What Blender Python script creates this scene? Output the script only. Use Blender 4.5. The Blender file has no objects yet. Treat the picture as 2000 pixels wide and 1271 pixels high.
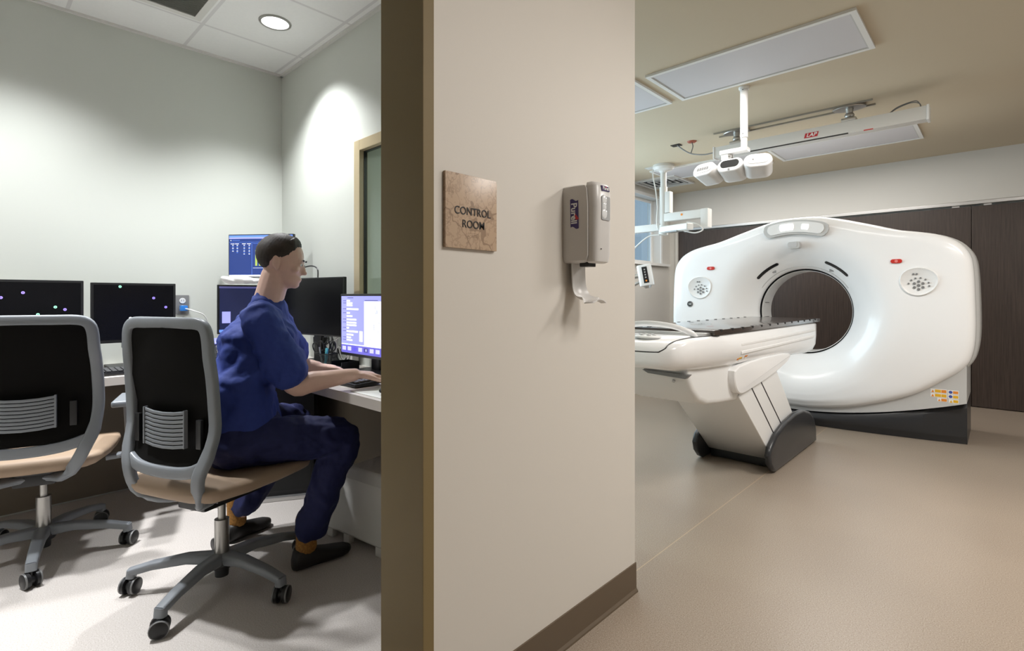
import bpy, bmesh, math, random
from mathutils import Vector, Matrix, Euler
random.seed(7)
sc = bpy.context.scene
C = sc.collection
R = math.radians
PI = math.pi

# ---------------------------------------------------------------- camera
CAMH = 1.12
TH = math.atan(955/1010)
cam_d = bpy.data.cameras.new('camera')
cam = bpy.data.objects.new('camera', cam_d); C.objects.link(cam)
cam.location = (0, 0, CAMH); cam.rotation_euler = (PI/2, 0, TH)
cam_d.sensor_width = 36; cam_d.lens = 36*1010/2000
cam_d.shift_y = -55.5/2000
cam_d.clip_start = 0.02
sc.camera = cam

# ---------------------------------------------------------------- colour management, world
sc.view_settings.view_transform = 'Standard'
sc.view_settings.look = 'None'
sc.view_settings.gamma = 1.0
sc.view_settings.use_curve_mapping = False
sc.view_settings.exposure = 0.0
w = bpy.data.worlds.new('world'); sc.world = w; w.use_nodes = True
bg = w.node_tree.nodes['Background']
bg.inputs[0].default_value = (0.90, 0.94, 1.0, 1); bg.inputs[1].default_value = 1.5

# ---------------------------------------------------------------- lights
def area(name, loc, sx, sy, power, color=(1, 1, 1), rot=(0, 0, 0), spread=180):
    l = bpy.data.lights.new(name, 'AREA'); l.shape = 'RECTANGLE'; l.size = sx; l.size_y = sy
    l.energy = power; l.color = color; l.spread = R(spread)
    o = bpy.data.objects.new(name, l); o.location = loc; o.rotation_euler = rot; C.objects.link(o); return o
WARM = (1.0, 0.965, 0.92)
# lit ceiling panels over the corridor and the front of the scanner room (fixtures are built further down)
LIT_PANELS = [(0.75, 1.60, 34), (0.95, 3.42, 58)]
for (x, y, p) in LIT_PANELS:
    area('panel_lamp', (x, y, 2.585), 1.1, 0.5, p, WARM)
# scanner room panels, dimmed
DIM_PANELS = [(-1.14, 3.42, 12), (-2.42, 3.42, 13), (-1.12, 5.84, 24), (-2.42, 5.84, 22)]
# daylight entering through an unseen wide window added to the scanner room
area('unseen_window_daylight', (-3.95, 4.0, 1.72), 1.45, 2.9, 105, (1.0, .985, .96), (0, -PI/2, 0), 160)
for (x, y, p) in DIM_PANELS:
    area('panel_lamp', (x, y, 2.585), 1.1, 0.5, p, (1, .96, .92))
# control room downlights
DOWN = [(-2.995, 1.21, 58, 112), (-2.995, 0.11, 62, 124), (-2.74, -0.02, 118, 72), (-2.42, -0.98, 60, 70)]
def spot(loc, power, angle, blend, color=(0.96, 0.98, 1.0), r=0.05):
    l = bpy.data.lights.new('downlight_lamp', 'SPOT'); l.energy = power; l.spot_size = R(angle)
    l.spot_blend = blend; l.color = color; l.shadow_soft_size = r
    o = bpy.data.objects.new('downlight_lamp', l); o.location = loc; C.objects.link(o)
for (x, y, p, an) in DOWN:
    spot((x, y, 2.655), p*2.2, an, .8)

# ---------------------------------------------------------------- materials
def mat(name, col, rough=0.5, metal=0.0, emit=None, es=1.0, noise=0, nscale=30, bump=0, bscale=200, alpha=None,
        coat=0, trans=0, ior=1.45, spec=0.5):
    m = bpy.data.materials.new(name); m.use_nodes = True
    nt = m.node_tree; b = nt.nodes['Principled BSDF']
    c = (col[0], col[1], col[2], 1)
    b.inputs['Base Color'].default_value = c
    b.inputs['Roughness'].default_value = rough; b.inputs['Metallic'].default_value = metal
    b.inputs['Coat Weight'].default_value = coat
    b.inputs['Transmission Weight'].default_value = trans; b.inputs['IOR'].default_value = ior
    b.inputs['Specular IOR Level'].default_value = spec
    if emit:
        b.inputs['Emission Color'].default_value = (*emit, 1); b.inputs['Emission Strength'].default_value = es
    if alpha is not None: b.inputs['Alpha'].default_value = alpha
    if noise or bump:
        tc = nt.nodes.new('ShaderNodeTexCoord')
    if noise:
        n = nt.nodes.new('ShaderNodeTexNoise'); n.inputs['Scale'].default_value = nscale; n.inputs['Detail'].default_value = 4
        nt.links.new(tc.outputs['Object'], n.inputs['Vector'])
        mx = nt.nodes.new('ShaderNodeMix'); mx.data_type = 'RGBA'
        mx.inputs[6].default_value = tuple(max(0, v*(1-noise)) for v in col)+(1,)
        mx.inputs[7].default_value = tuple(min(1, v*(1+noise)) for v in col)+(1,)
        nt.links.new(n.outputs['Fac'], mx.inputs[0]); nt.links.new(mx.outputs[2], b.inputs['Base Color'])
    if bump:
        n2 = nt.nodes.new('ShaderNodeTexNoise'); n2.inputs['Scale'].default_value = bscale; n2.inputs['Detail'].default_value = 3
        nt.links.new(tc.outputs['Object'], n2.inputs['Vector'])
        bp = nt.nodes.new('ShaderNodeBump'); bp.inputs['Strength'].default_value = bump; bp.inputs['Distance'].default_value = 0.002
        nt.links.new(n2.outputs['Fac'], bp.inputs['Height']); nt.links.new(bp.outputs[0], b.inputs['Normal'])
    return m

def floor_mat(name, col, dark, light, seam=None, rough=0.32):
    m = bpy.data.materials.new(name); m.use_nodes = True; nt = m.node_tree; b = nt.nodes['Principled BSDF']
    g = nt.nodes.new('ShaderNodeNewGeometry')
    n1 = nt.nodes.new('ShaderNodeTexNoise'); n1.inputs['Scale'].default_value = 260; n1.inputs['Detail'].default_value = 2
    nt.links.new(g.outputs['Position'], n1.inputs['Vector'])
    cr = nt.nodes.new('ShaderNodeValToRGB')
    e = cr.color_ramp.elements; e[0].position = .33; e[0].color = (*dark, 1); e[1].position = .70; e[1].color = (*light, 1)
    k = e.new(.48); k.color = (*col, 1); k = e.new(.56); k.color = (*col, 1)
    nt.links.new(n1.outputs['Fac'], cr.inputs[0])
    n2 = nt.nodes.new('ShaderNodeTexNoise'); n2.inputs['Scale'].default_value = 1.3; n2.inputs['Detail'].default_value = 3
    nt.links.new(g.outputs['Position'], n2.inputs['Vector'])
    mx = nt.nodes.new('ShaderNodeMix'); mx.data_type = 'RGBA'; mx.blend_type = 'MULTIPLY'; mx.inputs[0].default_value = .22
    nt.links.new(cr.outputs[0], mx.inputs[6]); nt.links.new(n2.outputs['Fac'], mx.inputs[7])
    out = mx.outputs[2]
    if seam is not None:
        s = nt.nodes.new('ShaderNodeSeparateXYZ'); nt.links.new(g.outputs['Position'], s.inputs[0])
        a = nt.nodes.new('ShaderNodeMath'); a.operation = 'SUBTRACT'; nt.links.new(s.outputs[0], a.inputs[0]); a.inputs[1].default_value = seam
        ab = nt.nodes.new('ShaderNodeMath'); ab.operation = 'ABSOLUTE'; nt.links.new(a.outputs[0], ab.inputs[0])
        lt = nt.nodes.new('ShaderNodeMath'); lt.operation = 'LESS_THAN'; nt.links.new(ab.outputs[0], lt.inputs[0]); lt.inputs[1].default_value = .0022
        m2 = nt.nodes.new('ShaderNodeMix'); m2.data_type = 'RGBA'
        nt.links.new(lt.outputs[0], m2.inputs[0]); nt.links.new(out, m2.inputs[6]); m2.inputs[7].default_value = (.50, .38, .26, 1)
        out = m2.outputs[2]
    nt.links.new(out, b.inputs['Base Color'])
    b.inputs['Roughness'].default_value = rough
    bp = nt.nodes.new('ShaderNodeBump'); bp.inputs['Strength'].default_value = .04; bp.inputs['Distance'].default_value = .0006
    nt.links.new(n1.outputs['Fac'], bp.inputs['Height']); nt.links.new(bp.outputs[0], b.inputs['Normal'])
    return m

def wood_mat(name, c1, c2, rough=.35):
    m = bpy.data.materials.new(name); m.use_nodes = True; nt = m.node_tree; b = nt.nodes['Principled BSDF']
    g = nt.nodes.new('ShaderNodeNewGeometry')
    mp = nt.nodes.new('ShaderNodeMapping'); mp.inputs['Scale'].default_value = (70, 70, 1.6)
    nt.links.new(g.outputs['Position'], mp.inputs[0])
    n = nt.nodes.new('ShaderNodeTexNoise'); n.inputs['Scale'].default_value = 1.6; n.inputs['Detail'].default_value = 5; n.inputs['Roughness'].default_value = .7
    nt.links.new(mp.outputs[0], n.inputs['Vector'])
    cr = nt.nodes.new('ShaderNodeValToRGB'); e = cr.color_ramp.elements
    e[0].position = .32; e[0].color = (*c1, 1); e[1].position = .7; e[1].color = (*c2, 1)
    nt.links.new(n.outputs['Fac'], cr.inputs[0]); nt.links.new(cr.outputs[0], b.inputs['Base Color'])
    b.inputs['Roughness'].default_value = rough
    return m

def tile_mat(name, col, line, xs, ys, dx, dy, lw):
    """white ceiling board with a pressed grid of tees (world position)"""
    m = bpy.data.materials.new(name); m.use_nodes = True; nt = m.node_tree; b = nt.nodes['Principled BSDF']
    g = nt.nodes.new('ShaderNodeNewGeometry'); s = nt.nodes.new('ShaderNodeSeparateXYZ'); nt.links.new(g.outputs['Position'], s.inputs[0])
    def ln(axis, off, step):
        a = nt.nodes.new('ShaderNodeMath'); a.operation = 'SUBTRACT'; nt.links.new(s.outputs[axis], a.inputs[0]); a.inputs[1].default_value = off-step/2
        mo = nt.nodes.new('ShaderNodeMath'); mo.operation = 'FLOORED_MODULO'; nt.links.new(a.outputs[0], mo.inputs[0]); mo.inputs[1].default_value = step
        c_ = nt.nodes.new('ShaderNodeMath'); c_.operation = 'SUBTRACT'; nt.links.new(mo.outputs[0], c_.inputs[0]); c_.inputs[1].default_value = step/2
        ab = nt.nodes.new('ShaderNodeMath'); ab.operation = 'ABSOLUTE'; nt.links.new(c_.outputs[0], ab.inputs[0])
        lt = nt.nodes.new('ShaderNodeMath'); lt.operation = 'LESS_THAN'; nt.links.new(ab.outputs[0], lt.inputs[0]); lt.inputs[1].default_value = lw
        return lt
    l1, l2 = ln(0, xs, dx), ln(1, ys, dy)
    mm = nt.nodes.new('ShaderNodeMath'); mm.operation = 'MAXIMUM'; nt.links.new(l1.outputs[0], mm.inputs[0]); nt.links.new(l2.outputs[0], mm.inputs[1])
    n = nt.nodes.new('ShaderNodeTexNoise'); n.inputs['Scale'].default_value = 60; nt.links.new(g.outputs['Position'], n.inputs['Vector'])
    m0 = nt.nodes.new('ShaderNodeMix'); m0.data_type = 'RGBA'; m0.inputs[6].default_value = tuple(v*.95 for v in col)+(1,); m0.inputs[7].default_value = (*col, 1)
    nt.links.new(n.outputs['Fac'], m0.inputs[0])
    mx = nt.nodes.new('ShaderNodeMix'); mx.data_type = 'RGBA'; nt.links.new(mm.outputs[0], mx.inputs[0])
    nt.links.new(m0.outputs[2], mx.inputs[6]); mx.inputs[7].default_value = (*line, 1)
    nt.links.new(mx.outputs[2], b.inputs['Base Color']); b.inputs['Roughness'].default_value = .8
    return m

def map_mat(name):
    """etched wood-tone plaque with wandering map lines"""
    m = bpy.data.materials.new(name); m.use_nodes = True; nt = m.node_tree; b = nt.nodes['Principled BSDF']
    tc = nt.nodes.new('ShaderNodeTexCoord')
    base = None
    prev = (.50, .36, .25, 1)
    last = None
    for k, (scl, wd, st) in enumerate([(9, .010, .8), (22, .014, .5), (45, .03, .35)]):
        n = nt.nodes.new('ShaderNodeTexNoise'); n.inputs['Scale'].default_value = scl; n.inputs['Detail'].default_value = 3
        mp = nt.nodes.new('ShaderNodeMapping'); mp.inputs['Location'].default_value = (k*3.1, k*1.7, k*.9)
        nt.links.new(tc.outputs['Object'], mp.inputs[0]); nt.links.new(mp.outputs[0], n.inputs['Vector'])
        a = nt.nodes.new('ShaderNodeMath'); a.operation = 'SUBTRACT'; nt.links.new(n.outputs['Fac'], a.inputs[0]); a.inputs[1].default_value = .5
        ab = nt.nodes.new('ShaderNodeMath'); ab.operation = 'ABSOLUTE'; nt.links.new(a.outputs[0], ab.inputs[0])
        lt = nt.nodes.new('ShaderNodeMath'); lt.operation = 'LESS_THAN'; nt.links.new(ab.outputs[0], lt.inputs[0]); lt.inputs[1].default_value = wd
        ml = nt.nodes.new('ShaderNodeMath'); ml.operation = 'MULTIPLY'; nt.links.new(lt.outputs[0], ml.inputs[0]); ml.inputs[1].default_value = st
        mx = nt.nodes.new('ShaderNodeMix'); mx.data_type = 'RGBA'; nt.links.new(ml.outputs[0], mx.inputs[0])
        if last is None: mx.inputs[6].default_value = prev
        else: nt.links.new(last.outputs[2], mx.inputs[6])
        mx.inputs[7].default_value = (.27, .18, .12, 1); last = mx
    nt.links.new(last.outputs[2], b.inputs['Base Color']); b.inputs['Roughness'].default_value = .28
    return m

M = {}
M['floor'] = floor_mat('beige_vinyl', (.375, .305, .24), (.25, .19, .14), (.50, .43, .36), seam=-1.085)
M['floor2'] = floor_mat('grey_vinyl', (.62, .575, .54), (.50, .45, .41), (.74, .70, .67), rough=.4)
M['wall_cr'] = mat('sage_white_paint', (.60, .62, .575), .6, bump=.05, bscale=300)
M['wall_pier'] = mat('warm_white_paint', (.67, .63, .575), .55, bump=.05, bscale=260)
M['wall_ct'] = mat('scanner_room_paint', (.62, .60, .56), .6, bump=.06, bscale=260)
M['ceil_ct'] = mat('tan_ceiling_paint', (.58, .50, .37), .7, bump=.05, bscale=200)
M['ceil_cr'] = tile_mat('ceiling_tiles', (.82, .82, .81), (.66, .65, .65), -3.315, 1.485, .607, .552, .009)
M['jamb'] = mat('olive_tan_enamel', (.20, .145, .062), .6, bump=.04)
M['base'] = mat('brown_rubber', (.115, .082, .052), .45)
M['winframe'] = mat('tan_enamel', (.47, .39, .25), .35)
M['white_trim'] = mat('white_trim_paint', (.78, .78, .76), .4)
M['wood'] = wood_mat('dark_brown_laminate', (.026, .017, .013), (.070, .048, .038), .45)
M['alum'] = mat('aluminium', (.55, .54, .53), .35, .8)
M['white'] = mat('gloss_white_shell', (.88, .88, .88), .22, coat=.25)
M['white2'] = mat('satin_white_shell', (.80, .80, .79), .35)
M['offwhite'] = mat('offwhite_plastic', (.66, .65, .62), .4)
M['greyshell'] = mat('pale_grey_shell', (.52, .52, .51), .35)
M['black'] = mat('black_plastic', (.012, .012, .013), .35)
M['blackmat'] = mat('black_matte', (.008, .008, .008), .7)
M['dkgrey'] = mat('charcoal_shell', (.028, .029, .032), .3)
M['midgrey'] = mat('mid_grey', (.2, .2, .2), .4)
M['carbon'] = mat('carbon_tabletop', (.055, .042, .036), .18, noise=.25, nscale=300, coat=.5)
M['panel'] = mat('light_panel_diffuser', (.62, .61, .63), .5)
M['lit_panel'] = mat('lit_panel_diffuser', (.8, .8, .8), .5, emit=(1, .95, .88), es=2.5)
M['lamp'] = mat('downlight_lens', (1, 1, 1), .5, emit=(1, 1, 1), es=3.0)
M['chrome'] = mat('chrome', (.7, .7, .7), .15, 1)
M['steel'] = mat('brushed_steel', (.45, .44, .42), .35, .9)
M['chairgrey'] = mat('platinum_grey_plastic', (.21, .225, .245), .38)
M['mesh'] = mat('black_mesh_fabric', (.004, .0035, .003), .8, spec=.15)
M['tan'] = mat('tan_upholstery', (.34, .245, .17), .6, bump=.10, bscale=500)
M['desk'] = mat('pale_laminate', (.66, .61, .56), .4, noise=.04, nscale=8)
M['scrub'] = mat('royal_blue_cotton', (.022, .045, .24), .75, noise=.15, nscale=60, bump=.3, bscale=450)
M['scrub2'] = mat('navy_cotton', (.010, .014, .075), .75, noise=.15, nscale=60, bump=.3, bscale=450)
M['skin'] = mat('skin', (.70, .46, .37), .5, noise=.06, nscale=40)
M['hair'] = mat('dark_brown_hair', (.030, .020, .014), .6, noise=.4, nscale=120, bump=.35, bscale=220)
M['sock'] = mat('orange_patterned_sock', (.30, .14, .03), .8, noise=.8, nscale=120)
M['shoe'] = mat('black_shoe', (.012, .010, .009), .5)
M['red'] = mat('red_button', (.55, .03, .02), .35)
M['slot'] = mat('smoked_window', (.01, .01, .011), .1)
M['yellow'] = mat('yellow_sticker', (.75, .42, .02), .5)
M['orange'] = mat('orange_sticker', (.75, .25, .03), .5)
M['blue'] = mat('blue_sticker', (.05, .08, .35), .5)
M['paper'] = mat('white_paper', (.8, .8, .78), .7)
M['scr_off'] = mat('dark_screen', (.004, .004, .005), .25, spec=.2)
M['scr_blue'] = mat('navy_screen', (.02, .03, .1), .2, emit=(.022, .05, .21), es=1.0)
M['scr_cyan'] = mat('bright_blue_screen', (.02, .05, .2), .2, emit=(.01, .16, .75), es=1.0)
M['scr_lil'] = mat('lilac_screen', (.2, .2, .5), .2, emit=(.34, .36, .86), es=1.0)
M['scr_violet'] = mat('violet_bar', (.1, .1, .4), .2, emit=(.14, .12, .55), es=1.0)
M['ui_w'] = mat('ui_white', (.8, .8, .9), .3, emit=(.8, .82, .98), es=1.0)
M['ui_d'] = mat('ui_dark', (.05, .05, .1), .3, emit=(.07, .07, .2), es=1.0)
M['ui_b'] = mat('ui_blue', (.1, .2, .6), .3, emit=(.10, .20, .60), es=1.0)
M['ui_y'] = mat('ui_green_yellow', (.3, .4, .1), .3, emit=(.30, .38, .05), es=1.0)
M['ui_p'] = mat('ui_plum', (.2, .05, .2), .3, emit=(.13, .05, .16), es=1.0)
M['dotv'] = mat('dot_violet', (.3, .2, .8), .3, emit=(.34, .26, .95), es=1.0)
M['dotg'] = mat('dot_green', (.3, .8, .5), .3, emit=(.30, .85, .50), es=1.0)
M['dotw'] = mat('dot_white', (.8, .8, .8), .3, emit=(.85, .85, .85), es=1.0)
M['keys'] = mat('dark_keys', (.035, .035, .037), .45)
M['keys2'] = mat('grey_keys', (.10, .095, .095), .45)
M['teal'] = mat('teal_plastic', (.10, .48, .55), .4)
M['bluec'] = mat('blue_connector', (.03, .22, .70), .4)
M['plaque'] = map_mat('etched_map_plaque')
M['ink'] = mat('black_lettering', (.012, .010, .010), .4)
M['purple'] = mat('purple_logo', (.035, .018, .12), .4)
M['logo_red'] = mat('red_logo', (.5, .02, .03), .4)
M['disp'] = mat('dispenser_plastic', (.62, .60, .58), .3)
M['gel'] = mat('dispenser_window', (.42, .43, .44), .08, coat=.5)
M['bld'] = mat('outside_render', (.42, .45, .47), .8)
M['bld2'] = mat('outside_dark_glazing', (.03, .05, .09), .25)
M['drum'] = mat('grey_cabinet', (.5, .5, .5), .4)
def glass_mat(name, tint, fac):
    m = bpy.data.materials.new(name); m.use_nodes = True; nt = m.node_tree
    for n in list(nt.nodes): nt.nodes.remove(n)
    o = nt.nodes.new('ShaderNodeOutputMaterial'); t = nt.nodes.new('ShaderNodeBsdfTransparent'); t.inputs[0].default_value = (*tint, 1)
    g = nt.nodes.new('ShaderNodeBsdfGlossy'); g.inputs['Roughness'].default_value = .02
    mx = nt.nodes.new('ShaderNodeMixShader'); mx.inputs[0].default_value = fac
    nt.links.new(t.outputs[0], mx.inputs[1]); nt.links.new(g.outputs[0], mx.inputs[2]); nt.links.new(mx.outputs[0], o.inputs[0])
    return m
M['glass'] = glass_mat('window_glass', (.80, .88, .84), .07)
M['glass_out'] = glass_mat('outer_glass', (.70, .80, .86), .08)

# ---------------------------------------------------------------- mesh helpers
class MB:
    def __init__(s): s.bm = bmesh.new(); s.mi = 0; s.mats = []
    def mat(s, m):
        if m not in s.mats: s.mats.append(m)
        s.mi = s.mats.index(m); return s
    def _face(s, vs):
        try:
            f = s.bm.faces.new(vs); f.material_index = s.mi; return f
        except ValueError: return None
    def box(s, x0, x1, y0, y1, z0, z1, mtx=None, bev=0, seg=2):
        b = bmesh.new(); bmesh.ops.create_cube(b, size=1)
        for v in b.verts:
            v.co = Vector(((x0+x1)/2+v.co.x*(x1-x0), (y0+y1)/2+v.co.y*(y1-y0), (z0+z1)/2+v.co.z*(z1-z0)))
        if bev: bmesh.ops.bevel(b, geom=b.edges[:], offset=bev, segments=seg, profile=.7, affect='EDGES')
        s.merge(b, mtx); return s
    def merge(s, b, mtx=None):
        if mtx is not None: b.transform(mtx)
        mp = {}
        for v in b.verts: mp[v] = s.bm.verts.new(v.co)
        for f in b.faces: s._face([mp[v] for v in f.verts])
        b.free()
    def rings(s, rings, close=True, cap0=True, cap1=True):
        vr = [[s.bm.verts.new(p) for p in r] for r in rings]
        n = len(vr[0])
        for a, b in zip(vr, vr[1:]):
            for i in range(n if close else n-1):
                j = (i+1) % n
                s._face([a[i], a[j], b[j], b[i]])
        if cap0: s._face(vr[0][::-1])
        if cap1: s._face(vr[-1])
        return s
    def tube(s, pts, rad, seg=10, caps=True):
        pts = [Vector(p) for p in pts]
        if not isinstance(rad, (list, tuple)): rad = [rad]*len(pts)
        out = []; prev = None
        for i, p in enumerate(pts):
            t = (pts[min(i+1, len(pts)-1)]-pts[max(i-1, 0)]).normalized()
            if prev is None:
                a = Vector((0, 0, 1)) if abs(t.z) < .9 else Vector((1, 0, 0))
                n = t.cross(a).normalized()
            else: n = (prev-t*prev.dot(t)).normalized()
            prev = n; b = t.cross(n)
            r = rad[i]; r1, r2 = r if isinstance(r, tuple) else (r, r)
            out.append([p+n*math.cos(2*PI*k/seg)*r1+b*math.sin(2*PI*k/seg)*r2 for k in range(seg)])
        return s.rings(out, cap0=caps, cap1=caps)
    def cyl(s, p0, p1, r0, r1=None, seg=20):
        return s.tube([p0, p1], [r0, r0 if r1 is None else r1], seg)
    def sweep(s, pts, w, t, nrm, seg=3, rnd=.35):
        """rounded flat bar; w across, t along nrm"""
        pts = [Vector(p) for p in pts]; N = len(pts)
        if not isinstance(w, (list, tuple)): w = [w]*N
        if not isinstance(t, (list, tuple)): t = [t]*N
        out = []
        for i, p in enumerate(pts):
            T = (pts[min(i+1, N-1)]-pts[max(i-1, 0)]).normalized()
            n = Vector(nrm[i] if isinstance(nrm, list) else nrm); n = (n-T*n.dot(T)).normalized()
            b = T.cross(n)
            ring = []
            for k in range(12):
                a = 2*PI*(k+.5)/12; ca, sa = math.cos(a), math.sin(a)
                e = .45
                ring.append(p+b*(math.copysign(abs(ca)**e, ca)*w[i]/2)+n*(math.copysign(abs(sa)**e, sa)*t[i]/2))
            out.append(ring)
        return s.rings(out)
    def prism(s, poly, axis, a, b, bev=0):
        """poly 2D in the two other axes (in xyz order), extruded a..b along axis"""
        def P(q, v):
            if axis == 'x': return Vector((v, q[0], q[1]))
            if axis == 'y': return Vector((q[0], v, q[1]))
            return Vector((q[0], q[1], v))
        bb = bmesh.new()
        v0 = [bb.verts.new(P(q, a)) for q in poly]; v1 = [bb.verts.new(P(q, b)) for q in poly]; n = len(poly)
        f0 = bb.faces.new(v0[::-1]); f1 = bb.faces.new(v1)
        for i in range(n): bb.faces.new([v0[i], v0[(i+1) % n], v1[(i+1) % n], v1[i]])
        bmesh.ops.recalc_face_normals(bb, faces=bb.faces[:])
        if bev:
            ed = [e for e in bb.edges if (e.verts[0] in v0) == (e.verts[1] in v0)]
            ed = list({e for e in f0.edges} | {e for e in f1.edges})
            bmesh.ops.bevel(bb, geom=ed, offset=bev, segments=3, profile=.6, affect='EDGES')
        s.merge(bb); return s
    def lathe(s, prof, c=(0, 0, 0), seg=32, mtx=None):
        bb = MB(); rs = []
        for r, z in prof:
            rs.append([Vector((r*math.cos(2*PI*k/seg), r*math.sin(2*PI*k/seg), z)) for k in range(seg)])
        bb.rings(rs, cap0=prof[0][0] > 1e-6, cap1=prof[-1][0] > 1e-6)
        m = Matrix.Translation(c)
        if mtx is not None: m = m @ mtx
        s.merge(bb.bm, m); return s
    def ell(s, c, r, mtx=None, seg=20):
        b = bmesh.new(); bmesh.ops.create_uvsphere(b, u_segments=seg, v_segments=max(8, seg*2//3), radius=1)
        m = Matrix.Translation(c)
        if mtx is not None: m = m @ mtx
        m = m @ Matrix.Diagonal((r[0], r[1], r[2], 1))
        s.merge(b, m); return s
    def disc(s, c, r, n, th=.001, seg=20, sy=1):
        n = Vector(n).normalized(); q = n.to_track_quat('Z', 'Y').to_matrix().to_4x4()
        b = MB(); b.cyl((0, 0, 0), (0, 0, th), r, seg=seg); b.bm.transform(Matrix.Diagonal((1, sy, 1, 1)))
        s.merge(b.bm, Matrix.Translation(c) @ q); return s

WM = {}
def setp(o, label=None, cat=None, group=None, kind=None):
    if label: o['label'] = label
    if cat: o['category'] = cat
    if group: o['group'] = group
    if kind: o['kind'] = kind
    return o
def thing(name, label, cat, loc=(0, 0, 0), rz=0, group=None):
    o = bpy.data.objects.new(name, None); C.objects.link(o); o.empty_display_size = .1
    o.location = loc; o.rotation_euler = (0, 0, rz)
    WM[o] = Matrix.Translation(loc) @ Matrix.Rotation(rz, 4, 'Z')
    return setp(o, label, cat, group)
def obj(name, mb, m=None, parent=None, smooth=30, world=False, label=None, mods=None):
    """link a mesh; world=True when the shape was written in world coordinates"""
    bm = mb.bm if isinstance(mb, MB) else mb
    bmesh.ops.recalc_face_normals(bm, faces=bm.faces[:])
    loc = Vector((0, 0, 0))
    if parent is not None:
        if world: bm.transform(WM[parent].inverted())
    elif world:
        xs = [v.co.x for v in bm.verts]; ys = [v.co.y for v in bm.verts]; zs = [v.co.z for v in bm.verts]
        loc = Vector(((min(xs)+max(xs))/2, (min(ys)+max(ys))/2, min(zs)))
        bm.transform(Matrix.Translation(-loc))
    me = bpy.data.meshes.new(name)
    if isinstance(mb, MB) and mb.mats:
        for k in mb.mats: me.materials.append(M[k])
    elif m: me.materials.append(M[m] if isinstance(m, str) else m)
    bm.to_mesh(me); bm.free()
    if smooth:
        me.shade_smooth()
        try: me.set_sharp_from_angle(angle=R(smooth))
        except Exception: pass
    o = bpy.data.objects.new(name, me); C.objects.link(o)
    o.location = loc
    if parent is not None: o.parent = parent; WM[o] = WM[parent]
    else: WM[o] = Matrix.Translation(loc)
    if label: o['label'] = label
    return o
def single(name, mb, m, label, cat, group=None, smooth=30):
    return setp(obj(name, mb, m, None, smooth, True), label, cat, group)
def struct(name, mb, m=None, smooth=0, parent=None):
    o = obj(name, mb, m, parent, smooth, True)
    if parent is None: o['kind'] = 'structure'
    return o
def bake(o):
    """apply modifiers without operators"""
    dg = bpy.context.evaluated_depsgraph_get()
    me = bpy.data.meshes.new_from_object(o.evaluated_get(dg))
    o.modifiers.clear(); old = o.data; o.data = me
    bpy.data.meshes.remove(old)
    return o
def remesh(o, vox, it=6, fac=.5):
    r = o.modifiers.new('r', 'REMESH'); r.mode = 'VOXEL'; r.voxel_size = vox; r.use_smooth_shade = True
    s = o.modifiers.new('s', 'SMOOTH'); s.iterations = it; s.factor = fac
    bake(o)
    for p in o.data.polygons: p.use_smooth = True
    return o
def textmesh(txt, size, mtx, ext=.0006, bold=0, sx=1.0, align='CENTER', shear=0):
    cu = bpy.data.curves.new('t', 'FONT'); cu.body = txt; cu.size = size; cu.extrude = ext; cu.offset = bold
    cu.align_x = align; cu.align_y = 'CENTER'; cu.shear = shear; cu.resolution_u = 8
    o = bpy.data.objects.new('t', cu); C.objects.link(o)
    dg = bpy.context.evaluated_depsgraph_get(); dg.update()
    me = bpy.data.meshes.new_from_object(o.evaluated_get(dg))
    b = bmesh.new(); b.from_mesh(me); b.transform(mtx @ Matrix.Diagonal((sx, 1, 1, 1)))
    bpy.data.objects.remove(o); bpy.data.curves.remove(cu); bpy.data.meshes.remove(me)
    return b
def frame_mtx(o, xa, ya):
    xa = Vector(xa).normalized(); ya = Vector(ya).normalized(); za = xa.cross(ya)
    m = Matrix((xa, ya, za)).transposed().to_4x4(); m.translation = Vector(o); return m
def spline(P, n=8):
    """catmull-rom through points"""
    P = [Vector(p) for p in P]; out = []
    for i in range(len(P)-1):
        p0 = P[max(i-1, 0)]; p1 = P[i]; p2 = P[i+1]; p3 = P[min(i+2, len(P)-1)]
        for k in range(n):
            t = k/n
            out.append(.5*((2*p1)+(p2-p0)*t+(2*p0-5*p1+4*p2-p3)*t*t+(3*p1-p0-3*p2+p3)*t**3))
    out.append(P[-1]); return out
def rrect(cx, cy, w, h, r, n=5):
    o = []
    for (sx, sy, a0) in ((1, 1, 0), (-1, 1, 90), (-1, -1, 180), (1, -1, 270)):
        for k in range(n+1):
            a = R(a0+90*k/n)
            o.append((cx+sx*(w/2-r)+r*math.cos(a), cy+sy*(h/2-r)+r*math.sin(a)))
    return o

#@@SETTING
# ================================================================ SETTING
XW = -1.014          # face of the entry pier
YP0, YP1 = .79, 1.754
XL = -3.694          # control room left wall
YR = 1.54            # control room right wall face
HC, HT = 2.68, 2.61
struct('floor', MB().box(-1.24, 2.8, -2.6, YP1, -.05, 0).box(-3.7, 2.8, YP1, 7.3, -.05, 0), 'floor')
struct('floor', MB().box(XL-.1, -1.24, -1.7, YP1, -.05, 0), 'floor2')
struct('ceiling', MB().box(-1.24, 2.8, -2.6, YP1, HT, HT+.1).box(-3.7, 2.8, YP1, 7.3, HT, HT+.1), 'ceil_ct')
struct('ceiling', MB().box(XL-.1, -1.24, -1.7, YP1-.1, HC, HC+.1), 'ceil_cr')
tr = MB(); tr.box(XL, XL+.022, -1.5, YR, HC-.012, HC).box(XL, -1.24, YR-.022, YR, HC-.012, HC)
struct('trim_1', tr, 'offwhite')
struct('wall_left', MB().box(XL-.1, XL, -1.7, YR, 0, HC), 'wall_cr')
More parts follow.
